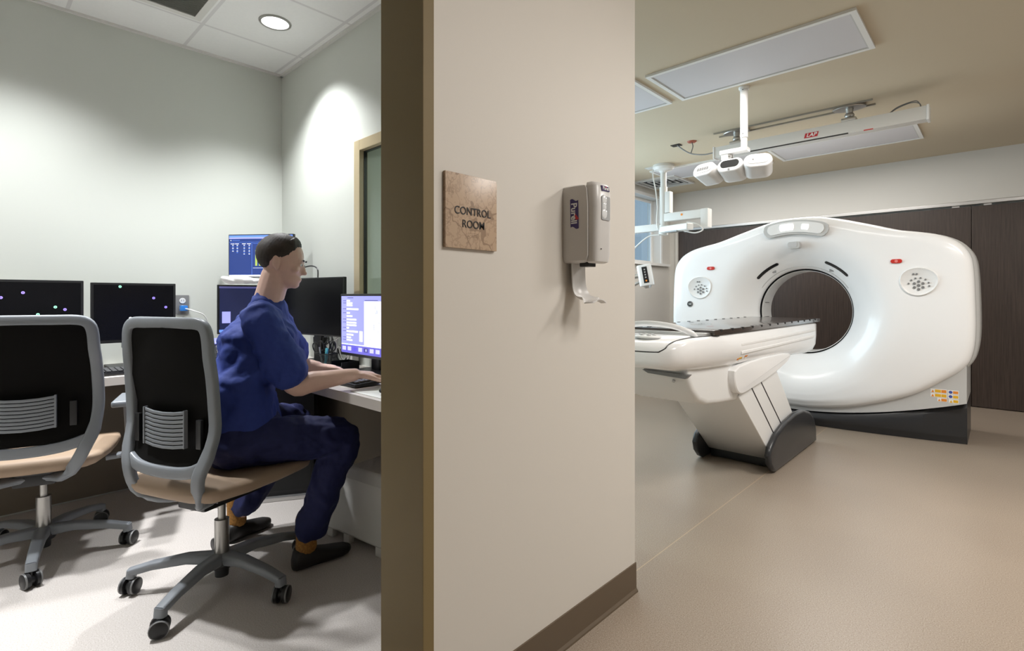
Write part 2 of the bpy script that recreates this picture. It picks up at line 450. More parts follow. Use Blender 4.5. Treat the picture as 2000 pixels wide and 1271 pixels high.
# partition with the observation window
wx0, wx1, wz0, wz1 = -2.650, -1.50, .95, 1.975
struct('wall_right', MB().box(XL-.1, wx0, YR, YP1-.002, 0, HC).box(wx1, -1.24, YR, YP1-.002, 0, HC)
       .box(wx0, wx1, YR, YP1-.002, 0, wz0).box(wx0, wx1, YR, YP1-.002, wz1, HC), 'wall_cr')
struct('wall_rear', MB().box(XL-.1, -1.24, -1.7, -1.5, 0, HC), 'wall_cr')
# entry wall: pier, lintel over the doorway, piece left of the doorway
struct('wall_entry', MB().box(-1.2395, XW, YP0, YP1, 0, HT).box(-1.2395, XW, -.15, YP0, 2.13, HT)
       .box(-1.2395, XW, -2.6, -.15, 0, HT), 'wall_pier')
# door frame of the control room
dfm = MB()
for (ya, yb) in ((YP0-.033, YP0), (-.15, -.117)):
    dfm.box(-1.194, XW+.004, ya, yb, 0, 2.13, bev=.002)
dfm.box(-1.194, XW+.004, -.1165, YP0-.0335, 2.095, 2.13, bev=.002)
struct('door_1', dfm, 'jamb')
# cove base on the pier
bb = MB(); prof = [(0, 0), (.012, 0), (.011, .006), (.005, .014), (.004, .108), (0, .109)]
bb.prism([(XW+a, b) for a, b in prof], 'y', YP0, YP1+.004)
bb.box(-1.2395, XW+.004, YP1, YP1+.004, 0, .109)
struct('baseboard_entry', bb, 'base')
# scanner room walls
struct('wall_window', MB().box(-3.7, -3.5, YP1, 2.65, 0, HT).box(-3.7, -3.5, 5.35, 5.75, 0, HT).box(-3.7, -3.5, 2.65, 5.35, 0, 1.0).box(-3.7, -3.5, 2.65, 5.35, 2.45, HT).box(-3.7, -3.5, 6.75, 7.05, 0, HT)
       .box(-3.7, -3.5, 5.75, 6.75, 0, 1.59).box(-3.7, -3.5, 5.75, 6.75, 2.49, HT), 'wall_ct')
struct('wall_far', MB().box(-3.7, 2.8, 7.05, 7.3, 2.10, HT).box(-3.7, -3.38, 7.05, 7.3, 0, 2.10).box(-3.38, 2.8, 7.16, 7.3, 0, 2.1), 'wall_ct')
struct('wall_east', MB().box(2.8, 2.9, -2.6, 7.3, 0, HT), 'wall_ct')
struct('wall_south', MB().box(-1.24, 2.8, -2.7, -2.6, 0, HT), 'wood')
struct('trim_2', MB().box(-3.40, 2.8, 7.025, 7.055, 2.062, 2.095, bev=.003), 'alum')
struct('trim_3', MB().box(-3.41, -3.375, 7.03, 7.06, 0, 2.07), 'wall_ct')
bw = MB(); bw.prism([(-3.5+a, b) for a, b in prof], 'y', YP1, 7.05); bw.box(-3.5, -3.41, 7.046, 7.05, 0, .109)
struct('baseboard_window', bw, 'base')
# dark laminate door panels along the far wall
for i, (a, b) in enumerate(((-3.372, -.222), (-.217, 1.35), (1.355, 2.79))):
    d = MB().box(a, b, 7.062, 7.10, .008, 2.045, bev=.002)
    dd = struct('door_%d' % (i+2), d, 'wood')
    for hx in (a+.12, b-.12):
        obj('hanger', MB().box(hx-.03, hx+.03, 7.052, 7.068, 2.045, 2.062), 'alum', dd, world=True)
# exterior window
wf = MB()
wf.box(-3.4995, -3.485, 5.71, 5.75, 1.59, 2.53).box(-3.4995, -3.485, 6.75, 6.79, 1.59, 2.53).box(-3.4995, -3.485, 5.75, 6.75, 2.49, 2.53)
wf.box(-3.4995, -3.455, 5.69, 6.97, 1.555, 1.5895)
wf.box(-3.66, -3.62, 5.75, 5.79, 1.59, 2.49).box(-3.66, -3.62, 6.71, 6.75, 1.59, 2.49).box(-3.66, -3.62, 5.79, 6.71, 1.59, 1.63).box(-3.66, -3.62, 5.79, 6.71, 2.45, 2.49)
win = struct('window_1', wf, 'white_trim')
obj('window_pane', MB().box(-3.645, -3.637, 5.79, 6.71, 1.63, 2.45), 'glass_out', win, world=True)
wf = MB()
wf.box(-3.66, -3.60, 2.65, 2.70, 1.0, 2.45).box(-3.66, -3.60, 5.30, 5.35, 1.0, 2.45).box(-3.66, -3.60, 2.70, 5.30, 1.0, 1.05).box(-3.66, -3.60, 2.70, 5.30, 2.40, 2.45).box(-3.66, -3.60, 3.97, 4.03, 1.05, 2.40)
win3 = struct('unseen_window_3', wf, 'white_trim')  # added window, hidden from view, lets the side daylight in
obj('window_pane', MB().box(-3.634, -3.626, 2.70, 5.30, 1.05, 2.40), 'glass_out', win3, world=True)
# observation window in the control room
wf = MB(); fy0, fy1 = YR-.018, 1.575
wf.box(wx0-.03, wx0+.03, fy0, fy1, wz0-.03, wz1+.03, bev=.004).box(wx1-.03, wx1+.03, fy0, fy1, wz0-.03, wz1+.03, bev=.004)
wf.box(wx0+.03, wx1-.03, fy0, fy1, wz1-.03, wz1+.03, bev=.004).box(wx0+.03, wx1-.03, fy0, fy1, wz0-.03, wz0+.03, bev=.004)
win2 = struct('window_2', wf, 'winframe')
obj('window_gasket', MB().box(wx0+.03, wx0+.034, 1.550, 1.570, wz0+.03, wz1-.03).box(wx0+.034, wx1-.034, 1.550, 1.570, wz1-.034, wz1-.03), 'black', win2, world=True)
obj('window_pane', MB().box(wx0+.034, wx1-.03, 1.556, 1.564, wz0+.03, wz1-.034), 'glass', win2, world=True)
# something outside the exterior window
ob = MB(); ob.mat('bld').box(-12, -8.0, 14.0, 19.0, -3, 7); ob.mat('bld2').box(-7.99, -7.95, 14.8, 18.5, -1.5, 6.5)
for k in range(4): ob.mat('bld').box(-7.96, -7.93, 15.05+k*.7, 15.11+k*.7, -1.5, 6.5)
single('neighbouring_building', ob, None, 'grey building wing with dark blue glazing seen outside the small square window', 'building', smooth=0)

#@@CEIL
# ================================================================ CEILING FIXTURES
def panel_light(x, y, lit, label, group=None):
    t = thing('ceiling_light', label, 'ceiling light', (x, y, HT-.016), 0, group)
    f = MB(); W, D, b = .60, .282, .028
    f.box(-W, W, -D, -D+b, 0, .0155).box(-W, W, D-b, D, 0, .0155).box(-W, -W+b, -D+b, D-b, 0, .0155).box(W-b, W, -D+b, D-b, 0, .0155)
    obj('frame', f, 'white_trim', t, smooth=0)
    g = MB(); k = b+.008
    g.box(-W+b, W-b, -D+b, -D+k, .003, .0155).box(-W+b, W-b, D-k, D-b, .003, .0155).box(-W+b, -W+k, -D+k, D-k, .003, .0155).box(W-k, W-b, -D+k, D-k, .003, .0155)
    obj('inner_rim', g, 'greyshell', t, smooth=0)
    obj('diffuser', MB().box(-W+k, W-k, -D+k, D-k, .005, .0155), 'lit_panel' if lit else 'panel', t, smooth=0)
    return t
panel_light(-1.14, 3.425, False, 'long white ceiling light panel nearest the viewer, above the hanging camera pole')
panel_light(-2.42, 3.425, False, 'ceiling light panel cut off by the pier edge, left of the longest panel')
panel_light(-1.12, 5.84, False, 'ceiling light panel partly hidden behind the white laser beam housing')
panel_light(-2.42, 5.84, False, 'ceiling light panel at far left beside the louvred air diffuser')
for (x, y, p) in LIT_PANELS:
    panel_light(x, y, True, 'lit ceiling panel over the corridor, outside the picture', 'corridor ceiling panels')
# downlights in the control room
for i, (x, y, p, an) in enumerate(DOWN):
    t = thing('downlight', 'round lit downlight in the white tile ceiling above the wall corner' if i == 0 else 'round lit downlight in the tile ceiling, outside the picture',
              'ceiling light', (x, y, HC-.006), 0, None if i == 0 else 'control room downlights')
    obj('trim_ring', MB().lathe([(.070, .0055), (.086, .0055), (.084, 0), (.072, -.001), (.070, .0055)], seg=48), 'steel', t)
    obj('lens', MB().lathe([(0, .002), (.071, .002), (.071, .005), (0, .005)], seg=48), 'lamp', t)
# return grille (control room)
t = thing('ceiling_vent', 'dark slatted return air grille in the white tile ceiling', 'vent', (-2.995, .655, HC-.008))
g = MB(); a, b = .285, .255
g.box(-a, a, -b, -b+.035, 0, .0075).box(-a, a, b-.035, b, 0, .0075).box(-a, -a+.035, -b+.035, b-.035, 0, .0075).box(a-.035, a, -b+.035, b-.035, 0, .0075)
obj('frame', g, 'offwhite', t, smooth=0)
obj('backing', MB().box(-a+.035, a-.035, -b+.035, b-.035, .006, .0075), 'blackmat', t, smooth=0)
g = MB(); k = -a+.043
while k < a-.04: g.box(k, k+.004, -b+.035, b-.035, .001, .006); k += .0125
obj('slats', g, 'steel', t, smooth=0)
# supply diffuser (scanner room)
t = thing('air_diffuser', 'square louvred air diffuser on the ceiling behind the arm column', 'vent', (-3.17, 6.2, HT-.02))
g = MB(); s0 = .29
for k in range(4):
    s1 = s0-.035 if k == 0 else s0-.014
    z = 0.004*k
    for q in range(4):
        mt = Matrix.Rotation(q*PI/2, 4, 'Z')
        g.box(-s0, s1, s1, s0, z, .0195, mtx=mt)
    s0 -= .07
obj('louvres', g, 'offwhite', t, smooth=0)
obj('throat', MB().box(-.27, .27, -.27, .27, .016, .0195), 'blackmat', t, smooth=0)
single('sprinkler_cap', MB().lathe([(0, HT-.006), (.035, HT-.006), (.04, HT-.0005), (0, HT-.0005)], (-2.79, 6.55, 0)), 'white2', 'small round white sprinkler cover on the tan ceiling', 'sprinkler')
#@@PIER
# ================================================================ PIER ITEMS
t = thing('room_sign', 'square tan plaque etched with a map reading control room', 'sign', (XW, .911, 1.245))
obj('plaque', MB().box(XW+.0005, XW+.010, .821, 1.001, 1.245, 1.436, bev=.0015), 'plaque', t, world=True)
fm = lambda y, z: frame_mtx((XW+.0106, y, z), (0, 1, 0), (0, 0, 1))
tb = MB(); tb.merge(textmesh('CONTROL', .0285, fm(.913, 1.341), bold=.0001, sx=.93)); tb.merge(textmesh('ROOM', .0285, fm(.915, 1.308), bold=.0001, sx=.93))
obj('lettering', tb, 'ink', t, world=True, smooth=0, label='black engraved lettering')
br = MB()
for r_ in range(3):
    for c_ in range(9):
        if random.random() < .85: br.ell((XW+.0102, .897+c_*.0042, 1.286-r_*.0045), (.0008, .0010, .0010), seg=6)
obj('braille', br, 'plaque', t, world=True)

t = thing('sanitizer_dispenser', 'grey white wall mounted hand gel dispenser with purple logo and drip tray', 'dispenser', (XW, 1.36, 1.11))
y0, y1 = 1.307, 1.418
g = MB()
# housing: tapered rounded block
rs = []
for (z, f, dx0) in ((1.228, .80, .060), (1.234, .95, .085), (1.25, 1, .092), (1.40, 1, .092), (1.455, 1, .088), (1.466, .96, .080), (1.470, .85, .065)):
    cy = (y0+y1)/2; hw = (y1-y0)/2*f
    rs.append([(XW+.0005, cy-hw, z), (XW+dx0*.6, cy-hw*1.0, z), (XW+dx0, cy-hw*.92, z), (XW+dx0, cy+hw*.92, z), (XW+dx0*.6, cy+hw, z), (XW+.0005, cy+hw, z)])
g.rings(rs); obj('housing', g, 'disp', t, world=True, smooth=40)
g = MB(); rs = []
cy = (y0+y1)/2
for (z, f, dx1) in ((1.226, .7, .108), (1.230, .92, .116), (1.25, 1, .120), (1.40, 1, .124), (1.462, 1, .122), (1.474, .92, .112), (1.478, .7, .10)):
    hw = .046*f
    pr = []
    for k in range(13):
        a = PI*k/12
        pr.append((XW+.084+(dx1-.084)*math.sin(a)**.45 if k not in (0, 12) else XW+.084, cy-hw*math.copysign(abs(math.cos(a))**.6, math.cos(a)), z))
    rs.append(pr)
g.rings(rs); fc = obj('front_cover', g, 'disp', t, world=True, smooth=50)
wn_ = obj('window', MB().prism(rrect(cy+.002, 1.395, .046, .075, .006), 'x', XW+.112, XW+.1250, bev=.001), 'gel', t, world=True)
bt_ = MB()
for (z_, r_) in ((1.420, .013), (1.400, .011), (1.378, .015)): bt_.ell((XW+.1235, cy-.006, z_), (.004, r_, .017), seg=14)
obj('gel_pouch', bt_, mat('gel_highlight', (.75, .76, .77), .15, coat=.5), wn_, world=True)
obj('sensor', MB().disc((XW+.121, cy-.02, 1.268), .0018, (1, 0, 0), .002), 'ink', t, world=True)
# side logo
lg = MB(); lg.mat('purple')
x0l, x1l, z0l, z1l = XW+.030, XW+.060, 1.338, 1.425
pts = []
for k in range(9): pts.append((x0l+(x1l-x0l)*k/8, z1l+.003*math.sin(k/8*2*PI)-.004*k/8))
for k in range(9): pts.append((x1l-(x1l-x0l)*k/8+.002, z0l+.003*math.sin(-k/8*2*PI)-.004*(1-k/8)))
lg.prism(pts, 'y', y0-.0007, y0+.004)
lg.mat('logo_red').prism([(XW+.045, 1.385), (XW+.0605, 1.368), (XW+.0625, 1.362), (XW+.052, 1.36)], 'y', y0-.0011, y0+.004)
lg.mat('paper').merge(textmesh('Purell', .031, frame_mtx((XW+.0445, y0-.0011, 1.381), (0, 0, -1), (1, 0, 0)), bold=.0007, sx=.92, ext=.0003))
obj('logo', lg, None, t, world=True, smooth=0, label='purple side logo with white lettering')
lg = MB(); xf = XW+.1235
lg.mat('purple').prism([(cy-.022, 1.463), (cy+.02, 1.463), (cy+.024, 1.449), (cy-.018, 1.447)], 'x', xf-.004, xf+.0006)
lg.mat('logo_red').prism([(cy-.002, 1.462), (cy+.008, 1.462), (cy+.003, 1.457)], 'x', xf-.004, xf+.0009)
lg.mat('paper').merge(textmesh('Purell', .0145, frame_mtx((xf+.0012, cy+.001, 1.4555), (0, 1, 0), (0, 0, 1)), bold=.0003))
obj('logo', lg, None, t, world=True, smooth=0, label='small purple front logo')
g = MB()
path = spline([(XW+.012, cy, 1.245), (XW+.013, cy, 1.19), (XW+.018, cy, 1.145), (XW+.034, cy, 1.119), (XW+.062, cy, 1.110), (XW+.105, cy, 1.1115)], 6)
n = len(path)
rs = []
for i, p in enumerate(path):
    T = (path[min(i+1, n-1)]-path[max(i-1, 0)]).normalized(); N = Vector((0, 1, 0)).cross(T)  # outward
    if N.x < 0 and N.z < 0: N = -N
    wd = .036+.010*min(1, max(0, (i/n-.3)*2)) if i < n-5 else .046*(1-((i-(n-5))/5)**2*.45)
    ring = []
    for k in range(9):
        q = -1+2*k/8; ring.append(p+Vector((0, q*wd, 0))+N*(.010*q*q))
    for k in range(9):
        q = 1-2*k/8; ring.append(p+Vector((0, q*wd*.98, 0))+N*(.010*q*q-.0035))
    rs.append(ring)
g.rings(rs); obj('drip_tray', g, 'disp', t, world=True, smooth=50)
obj('nozzle', MB().box(XW+.04, XW+.075, cy-.02, cy+.02, 1.216, 1.232, bev=.003), 'black', t, world=True)

#@@CT
# ================================================================ SCANNER
GX = -1.32; BZ = .99
t = thing('scanner_gantry', 'large white ring shaped scanner gantry on a black base', 'scanner', (GX, 5.45, 0))
half = [(0, 1.852), (.15, 1.843), (.295, 1.811), (.512, 1.743), (.715, 1.676), (.88, 1.640), (1.0, 1.606), (1.10, 1.548), (1.165, 1.462), (1.19, 1.36),
        (1.202, 1.12), (1.205, .86), (1.19, .70), (1.15, .595), (1.05, .495), (.81, .325), (.45, .185), (.15, .128), (0, .122)]
full = [Vector((a, b-BZ)) for a, b in half]+[Vector((-a, b-BZ)) for a, b in half[-2:0:-1]]
full3 = [Vector((p.x, p.y, 0)) for p in full]
dense = []
NF = len(full3)
for i in range(NF):
    p0, p1, p2, p3 = (full3[(i+k-1) % NF] for k in range(4))
    for k in range(12):
        u = k/12; dense.append(.5*((2*p1)+(p2-p0)*u+(2*p0-5*p1+4*p2-p3)*u*u+(3*p1-p0-3*p2+p3)*u**3))
dpol = sorted([(math.atan2(p.y, p.x), p.length) for p in dense])
def outl(th):
    th = math.atan2(math.sin(th), math.cos(th))
    lo = dpol[-1]; 
    for q in dpol:
        if q[0] >= th:
            a0 = lo[0] if lo[0] <= th else lo[0]-2*PI
            f = (th-a0)/max(1e-9, q[0]-a0); return lo[1]+(q[1]-lo[1])*f
        lo = q
    q = dpol[0]; f = (th-lo[0])/(q[0]+2*PI-lo[0]); return lo[1]+(q[1]-lo[1])*f
NS = 240
ths = [2*PI*k/NS for k in range(NS)]; ro = [outl(a) for a in ths]
def ring(fr, Y):
    out = []
    for a, r in zip(ths, ro):
        q = fr(r); yy = Y(q, r) if callable(Y) else Y
        out.append((GX+q*math.cos(a), yy, BZ+q*math.sin(a)))
    return out
def gy(q, r):      # face depth: gentle crown outside of the funnel
    e = min(1, max(0, (q-.72)/max(.05, r-.72))); return 5.069+.010*e*e
rs = [ring(lambda r: .389, 5.33), ring(lambda r: .391, 5.305), ring(lambda r: .398, 5.288), ring(lambda r: .41, 5.275)]
for k in range(1, 13):
    f = k/12; q = .41+f*.31
    rs.append(ring(lambda r, q=q: q, 5.275-.205*math.sin(f*PI/2)**.85))
rs.append(ring(lambda r: .728, 5.069)); 
for f in (.15, .35, .6, .85):
    rs.append(ring(lambda r, f=f: .73+(max(r-.075, .74)-.73)*f, gy))
for (ins, y) in ((.075, 5.079), (.055, 5.085), (.036, 5.098), (.022, 5.122), (.018, 5.152), (.018, 5.19), (.020, 5.24), (.022, 5.30), (.030, 5.335)):
    rs.append(ring(lambda r, ins=ins: max(r-ins, .745), y))
g = MB(); g.rings(rs, cap0=False, cap1=False)
obj('front_cover', g, 'white', t, world=True, smooth=60)
# bore liner and rear cover
g = MB(); g.rings([ring(lambda r: .389, 5.331), ring(lambda r: .389, 5.36)], cap0=False, cap1=False)
obj('seam_ring', g, 'dkgrey', t, world=True, smooth=60)
g = MB(); g.rings([ring(lambda r: .378, 5.345), ring(lambda r: .378, 5.60), ring(lambda r: .381, 5.62), ring(lambda r: .42, 5.68), ring(lambda r: .55, 5.80), ring(lambda r: .72, 5.85)]+
                  [ring(lambda r, i=i: max(r-i, .745), y) for i, y in ((.09, 5.86), (.04, 5.845), (.012, 5.79), (-.002, 5.70), (-.004, 5.5), (-.002, 5.38), (.006, 5.335), (.028, 5.325))], cap0=False, cap1=False)
obj('rear_cover', g, 'greyshell', t, world=True, smooth=60)
g = MB(); g.rings([ring(lambda r: .372, 5.36), ring(lambda r: .372, 5.61), ring(lambda r: .3775, 5.612), ring(lambda r: .3775, 5.36), ring(lambda r: .372, 5.36)], cap0=False, cap1=False)
obj('bore_liner', g, 'white2', t, world=True, smooth=60)
for a0, ln_ in ((168, .06), (190, .06)):
    a = R(a0); g = MB(); g.box(-.0015, .0015, 5.40, 5.52, -.002, .002, mtx=Matrix.Translation((GX+.3705*math.cos(a), 0, BZ+.3705*math.sin(a))))
    obj('alignment_mark', g, 'ink', t, world=True, smooth=0)
# laser windows (arc slots)
def funnel_y(q):
    f = (q-.41)/.31; return 5.275-.205*math.sin(max(0, min(1, f))*PI/2)**.85 if q < .72 else 5.055
def arcslot(a0, a1, r0, hw, lift, n=40):
    o1 = []
    m = MB(); pts = []
    for k in range(n+1):
        a = R(a0+(a1-a0)*k/n); pts.append(Vector((GX+r0*math.cos(a), funnel_y(r0)-lift, BZ+r0*math.sin(a))))
    slope = (funnel_y(r0+.02)-funnel_y(r0-.02))/.04
    nr = [Vector((-slope*math.cos(R(a0+(a1-a0)*k/n)), 1, -slope*math.sin(R(a0+(a1-a0)*k/n)))).normalized() for k in range(n+1)]
    al = R(abs(a1-a0))*r0
    wid = [hw*2*math.sqrt(max(.02, 1-max(0, 1-min(k/n, 1-k/n)*al/hw)**2)) for k in range(n+1)]
    m.sweep(pts, wid, .008, nr); return m
obj('laser_window', arcslot(112.5, 140.5, .477, .0155, .0), 'slot', t, world=True, label='smoked curved laser window at upper left of bore')
obj('laser_window', arcslot(40, 66, .480, .0155, .0), 'slot', t, world=True, label='smoked curved laser window at upper right of bore')
for a in (122, 57):
    lb = MB(); p = Vector((GX+.435*math.cos(R(a)), funnel_y(.435)-.006, BZ+.435*math.sin(R(a))))
    lb.box(p.x-.016, p.x+.016, p.y-.001, p.y+.006, p.z-.010, p.z-.002).box(p.x-.016, p.x-.002, p.y-.001, p.y+.006, p.z+.001, p.z+.009).box(p.x+.003, p.x+.016, p.y-.001, p.y+.006, p.z+.001, p.z+.009)
    obj('caution_label', lb, 'midgrey', t, world=True, smooth=0)
# trim line round the funnel near the bore
obj('inner_groove', arcslot(30, 148, .413, .0022, .0005, 60), 'greyshell', t, world=True)
# display panel at the top
def arcband(r0, r1, a0, a1, y0_, y1_, cx=GX-.03, cz=BZ, n=30, rd=.02):
    """band section between radii, front at y0_"""
    m = MB(); f = []; 
    for k in range(n+1):
        a = R(a0+(a1-a0)*k/n); e = 1-(abs(k/n-.5)*2)**14
        mid = (r0+r1)/2; h = (r1-r0)/2*math.sqrt(max(.05, e))
        f.append([(cx+(mid-h)*math.cos(a), y0_, cz+(mid-h)*math.sin(a)), (cx+(mid+h)*math.cos(a), y0_, cz+(mid+h)*math.sin(a)),
                  (cx+(mid+h)*math.cos(a), y1_, cz+(mid+h)*math.sin(a)), (cx+(mid-h)*math.cos(a), y1_, cz+(mid-h)*math.sin(a))])
    m.rings(f); return m
dp = obj('display_panel', arcband(.688, .812, 108, 68, 5.040, 5.09), 'greyshell', t, world=True, smooth=40)
obj('display_glass', arcband(.705, .797, 105.5, 70.5, 5.034, 5.06), 'white2', dp, world=True, smooth=40)
obj('screen', arcband(.722, .782, 97.5, 88.5, 5.031, 5.05), mat('gantry_display', (.8, .8, .8), .3, emit=(1, 1, 1), es=.9), dp, world=True, smooth=0)
obj('screen', arcband(.728, .776, 84, 79.5, 5.031, 5.05), 'gantry_display' if 'gantry_display' in M else bpy.data.materials['gantry_display'], dp, world=True, smooth=0)
g = MB(); g.prism(rrect(GX-.015, BZ+.590, .098, .062, .018), 'y', 5.040, 5.10, bev=.004)
pc = obj('intercom', g, 'greyshell', t, world=True)
g = MB(); g.prism(rrect(GX-.023, BZ+.595, .072, .042, .012), 'y', 5.037, 5.05); obj('grille', g, 'drum', pc, world=True)
# top ridge bracket behind the display
# keypads, emergency stops
def keypad(sx):
    cx_, cz_ = GX+(.852 if sx > 0 else -.873), (1.240 if sx > 0 else 1.215)
    ex_ = GX+(.718 if sx > 0 else -.765)
    r_ = [(cx_+.118*(1+.10*math.sin(a*1+.6*sx))*math.cos(a), cz_+.108*math.sin(a)) for a in [2*PI*k/40 for k in range(40)]]
    yf = 5.0665
    k1 = MB(); outer = [Vector((x, yf-.003, z)) for x, z in r_]
    def sc_(f, y): return [Vector((cx_+(x-cx_)*f, y, cz_+(z-cz_)*f)) for x, z in r_]
    k1.rings([sc_(1.03, yf+.01), sc_(1.03, yf-.004), sc_(.98, yf-.008), sc_(.93, yf-.006), sc_(.86, yf-.0005)], cap0=False)
    kp = obj('keypad', k1, 'white2', t, world=True, smooth=50)
    b = MB()
    cc = (cx_+.006, cz_-.03)
    for a in range(0, 360, 60):
        b.disc((cc[0]+.030*math.cos(R(a+30)), yf-.0042, cc[1]+.030*math.sin(R(a+30))), .010, (0, -1, 0), .003, 12)
    b.disc((cc[0], yf-.0042, cc[1]), .011, (0, -1, 0), .003, 12)
    for a in (165, 135, 108, 80, 50, 20, -5): b.disc((cc[0]+.064*math.cos(R(a)), yf-.0042, cc[1]+.058*math.sin(R(a))), .0068, (0, -1, 0), .003, 10)
    for dx in (-.032, -.012): b.disc((cc[0]+dx, yf-.0042, cc[1]+.088), .0075, (0, -1, 0), .003, 10)
    obj('buttons', b, 'midgrey', kp, world=True)
    e = MB().prism(rrect(ex_, 1.404, .074, .032, .0155, 6), 'y', 5.058, 5.085, bev=.002)
    es = obj('emergency_stop', e, 'red', t, world=True)
    obj('stop_symbol', MB().disc((ex_, 5.0582, 1.404), .011, (0, -1, 0), .0012), mat('pale_red', (.75, .22, .2), .4), es, world=True)
keypad(1); keypad(-1)
# monogram on the left
g = MB(); gc = (-2.30, 5.0705, 1.05)
g.mat('ink').disc(gc, .029, (0, -1, 0), .004, 28)
g.mat('paper')
for k in range(12):
    a0, a1 = 2*PI*k/12+.08, 2*PI*(k+1)/12-.08
    g.tube([(gc[0]+.0245*math.cos(a), 5.066, gc[2]+.0245*math.sin(a)) for a in (a0, (a0+a1)/2, a1)], .0010, 5)
g.merge(textmesh('GE', .026, frame_mtx((gc[0], 5.0655, gc[2]), (1, 0, 0), (0, 0, 1)), bold=.0002, sx=.95, shear=.2))
obj('monogram', g, None, t, world=True, smooth=0, label='small round black and white monogram')
# lower housing and base
def lowarc(xo): return .115+.205*(abs(xo)/1.12)**1.8
lowpts = [(-1.12+2.24*k/24) for k in range(25)]
pol = [(GX+x, lowarc(x)) for x in lowpts]+[(GX+1.125, .62), (GX+1.10, .70), (GX-1.10, .70), (GX-1.125, .62)]
g = MB()
def strip(lowf, hif, ya, yb, xs, m=g):
    rr = []
    for x in xs:
        rr.append([(GX+x, ya, lowf(x)), (GX+x, ya, hif(x)), (GX+x, yb, hif(x)), (GX+x, yb, lowf(x))])
    m.rings(rr)
def hi(x):
    a = abs(x); r_ = min(1.19, max(.2, a))
    # follow the cover's underside, tucked just inside it
    z = .16+.02
    for (p, q) in zip(half[::-1], half[-2::-1]):
        if p[0] <= a <= q[0]: z = p[1]+(q[1]-p[1])*(a-p[0])/(q[0]-p[0])+.06; break
    return min(z, .66)
xs = [-1.135+2.27*k/60 for k in range(61)]
strip(lowarc, hi, 5.125, 5.80, xs)
obj('lower_housing', g, 'greyshell', t, world=True, smooth=40)
g = MB()
def plan_y(x): return 5.06+.13*(abs(x)/1.1)**2
rr = []
for x in xs:
    zt = lowarc(x)-.012
    yy = plan_y(x); e = max(0, abs(x)-1.05)*.6
    rr.append([(GX+x, yy+.03, 0.002), (GX+x, yy+.01, .05), (GX+x, yy, .065), (GX+x, yy, max(.07, zt-.03)), (GX+x, yy+.02, zt), (GX+x, 5.82, zt), (GX+x, 5.84, .002)])
g.rings(rr)
obj('base', g, 'dkgrey', t, world=True, smooth=35)
# warning stickers, right
g = MB()
def stick(x, z, w_, h_, m): g.mat(m).box(x, x+w_, 5.1235, 5.1255, z, z+h_)
sx_ = -.395
stick(sx_, .385, .098, .030, 'paper'); stick(sx_, .352, .098, .030, 'paper'); stick(sx_+.04, .322, .058, .027, 'paper')
stick(sx_+.103, .385, .062, .030, 'paper'); stick(sx_+.103, .352, .062, .030, 'paper'); stick(sx_+.108, .318, .057, .030, 'paper')
def st2(x, z, w_, h_, m): g.mat(m).box(x, x+w_, 5.1228, 5.1245, z, z+h_)
st2(sx_+.026, .389, .036, .022, 'yellow'); st2(sx_+.064, .389, .03, .022, 'orange'); st2(sx_+.026, .356, .036, .022, 'yellow'); st2(sx_+.064, .356, .03, .022, 'yellow')
st2(sx_+.064, .325, .032, .02, 'orange'); st2(sx_+.132, .39, .03, .02, 'orange'); st2(sx_+.132, .357, .03, .02, 'yellow'); st2(sx_+.134, .323, .028, .02, 'yellow')
for z in (.388, .355): g.mat('orange').prism([(sx_+.004, z), (sx_+.022, z), (sx_+.013, z+.02)], 'y', 5.1228, 5.1245)
g.mat('orange').prism([(sx_+.044, .325), (sx_+.060, .325), (sx_+.052, .343)], 'y', 5.1228, 5.1245)
g.mat('yellow').prism([(sx_+.112, .321), (sx_+.130, .321), (sx_+.121, .341)], 'y', 5.1228, 5.1245)
for z in (.4, .367): g.mat('blue').disc((sx_+.118, 5.1235, z), .011, (0, -1, 0), .0012)
obj('warning_stickers', g, None, t, world=True, smooth=0, label='yellow, orange and blue warning stickers')
obj('link_duct', MB().box(GX-.14, GX+.14, 4.58, 5.06, .002, .055, bev=.012), 'black', t, world=True)

# ---------------------------------------------------------------- couch
GX = -1.29
t = thing('patient_couch', 'white patient couch with dark carbon tabletop leading into the gantry', 'medical couch', (GX, 3.9, 0))
g = MB(); hw = .262
g.box(GX-hw, GX+hw, 2.545, 4.60, .928, .955, bev=.006)
tt = obj('tabletop', g, 'carbon', t, world=True)
for k in range(13):
    y = 2.62+k*.152
    for s in (-1, 1):
        xa = GX+s*hw; obj('index_notch', MB().box(min(xa-s*.012, xa+s*.0012), max(xa-s*.012, xa+s*.0012), y, y+.022, .944, .9565), 'blackmat', tt, world=True, smooth=0)
obj('end_rail', MB().box(GX-hw+.02, GX+hw-.02, 2.50, 2.56, .922, .942, bev=.006), 'alum', tt, world=True)
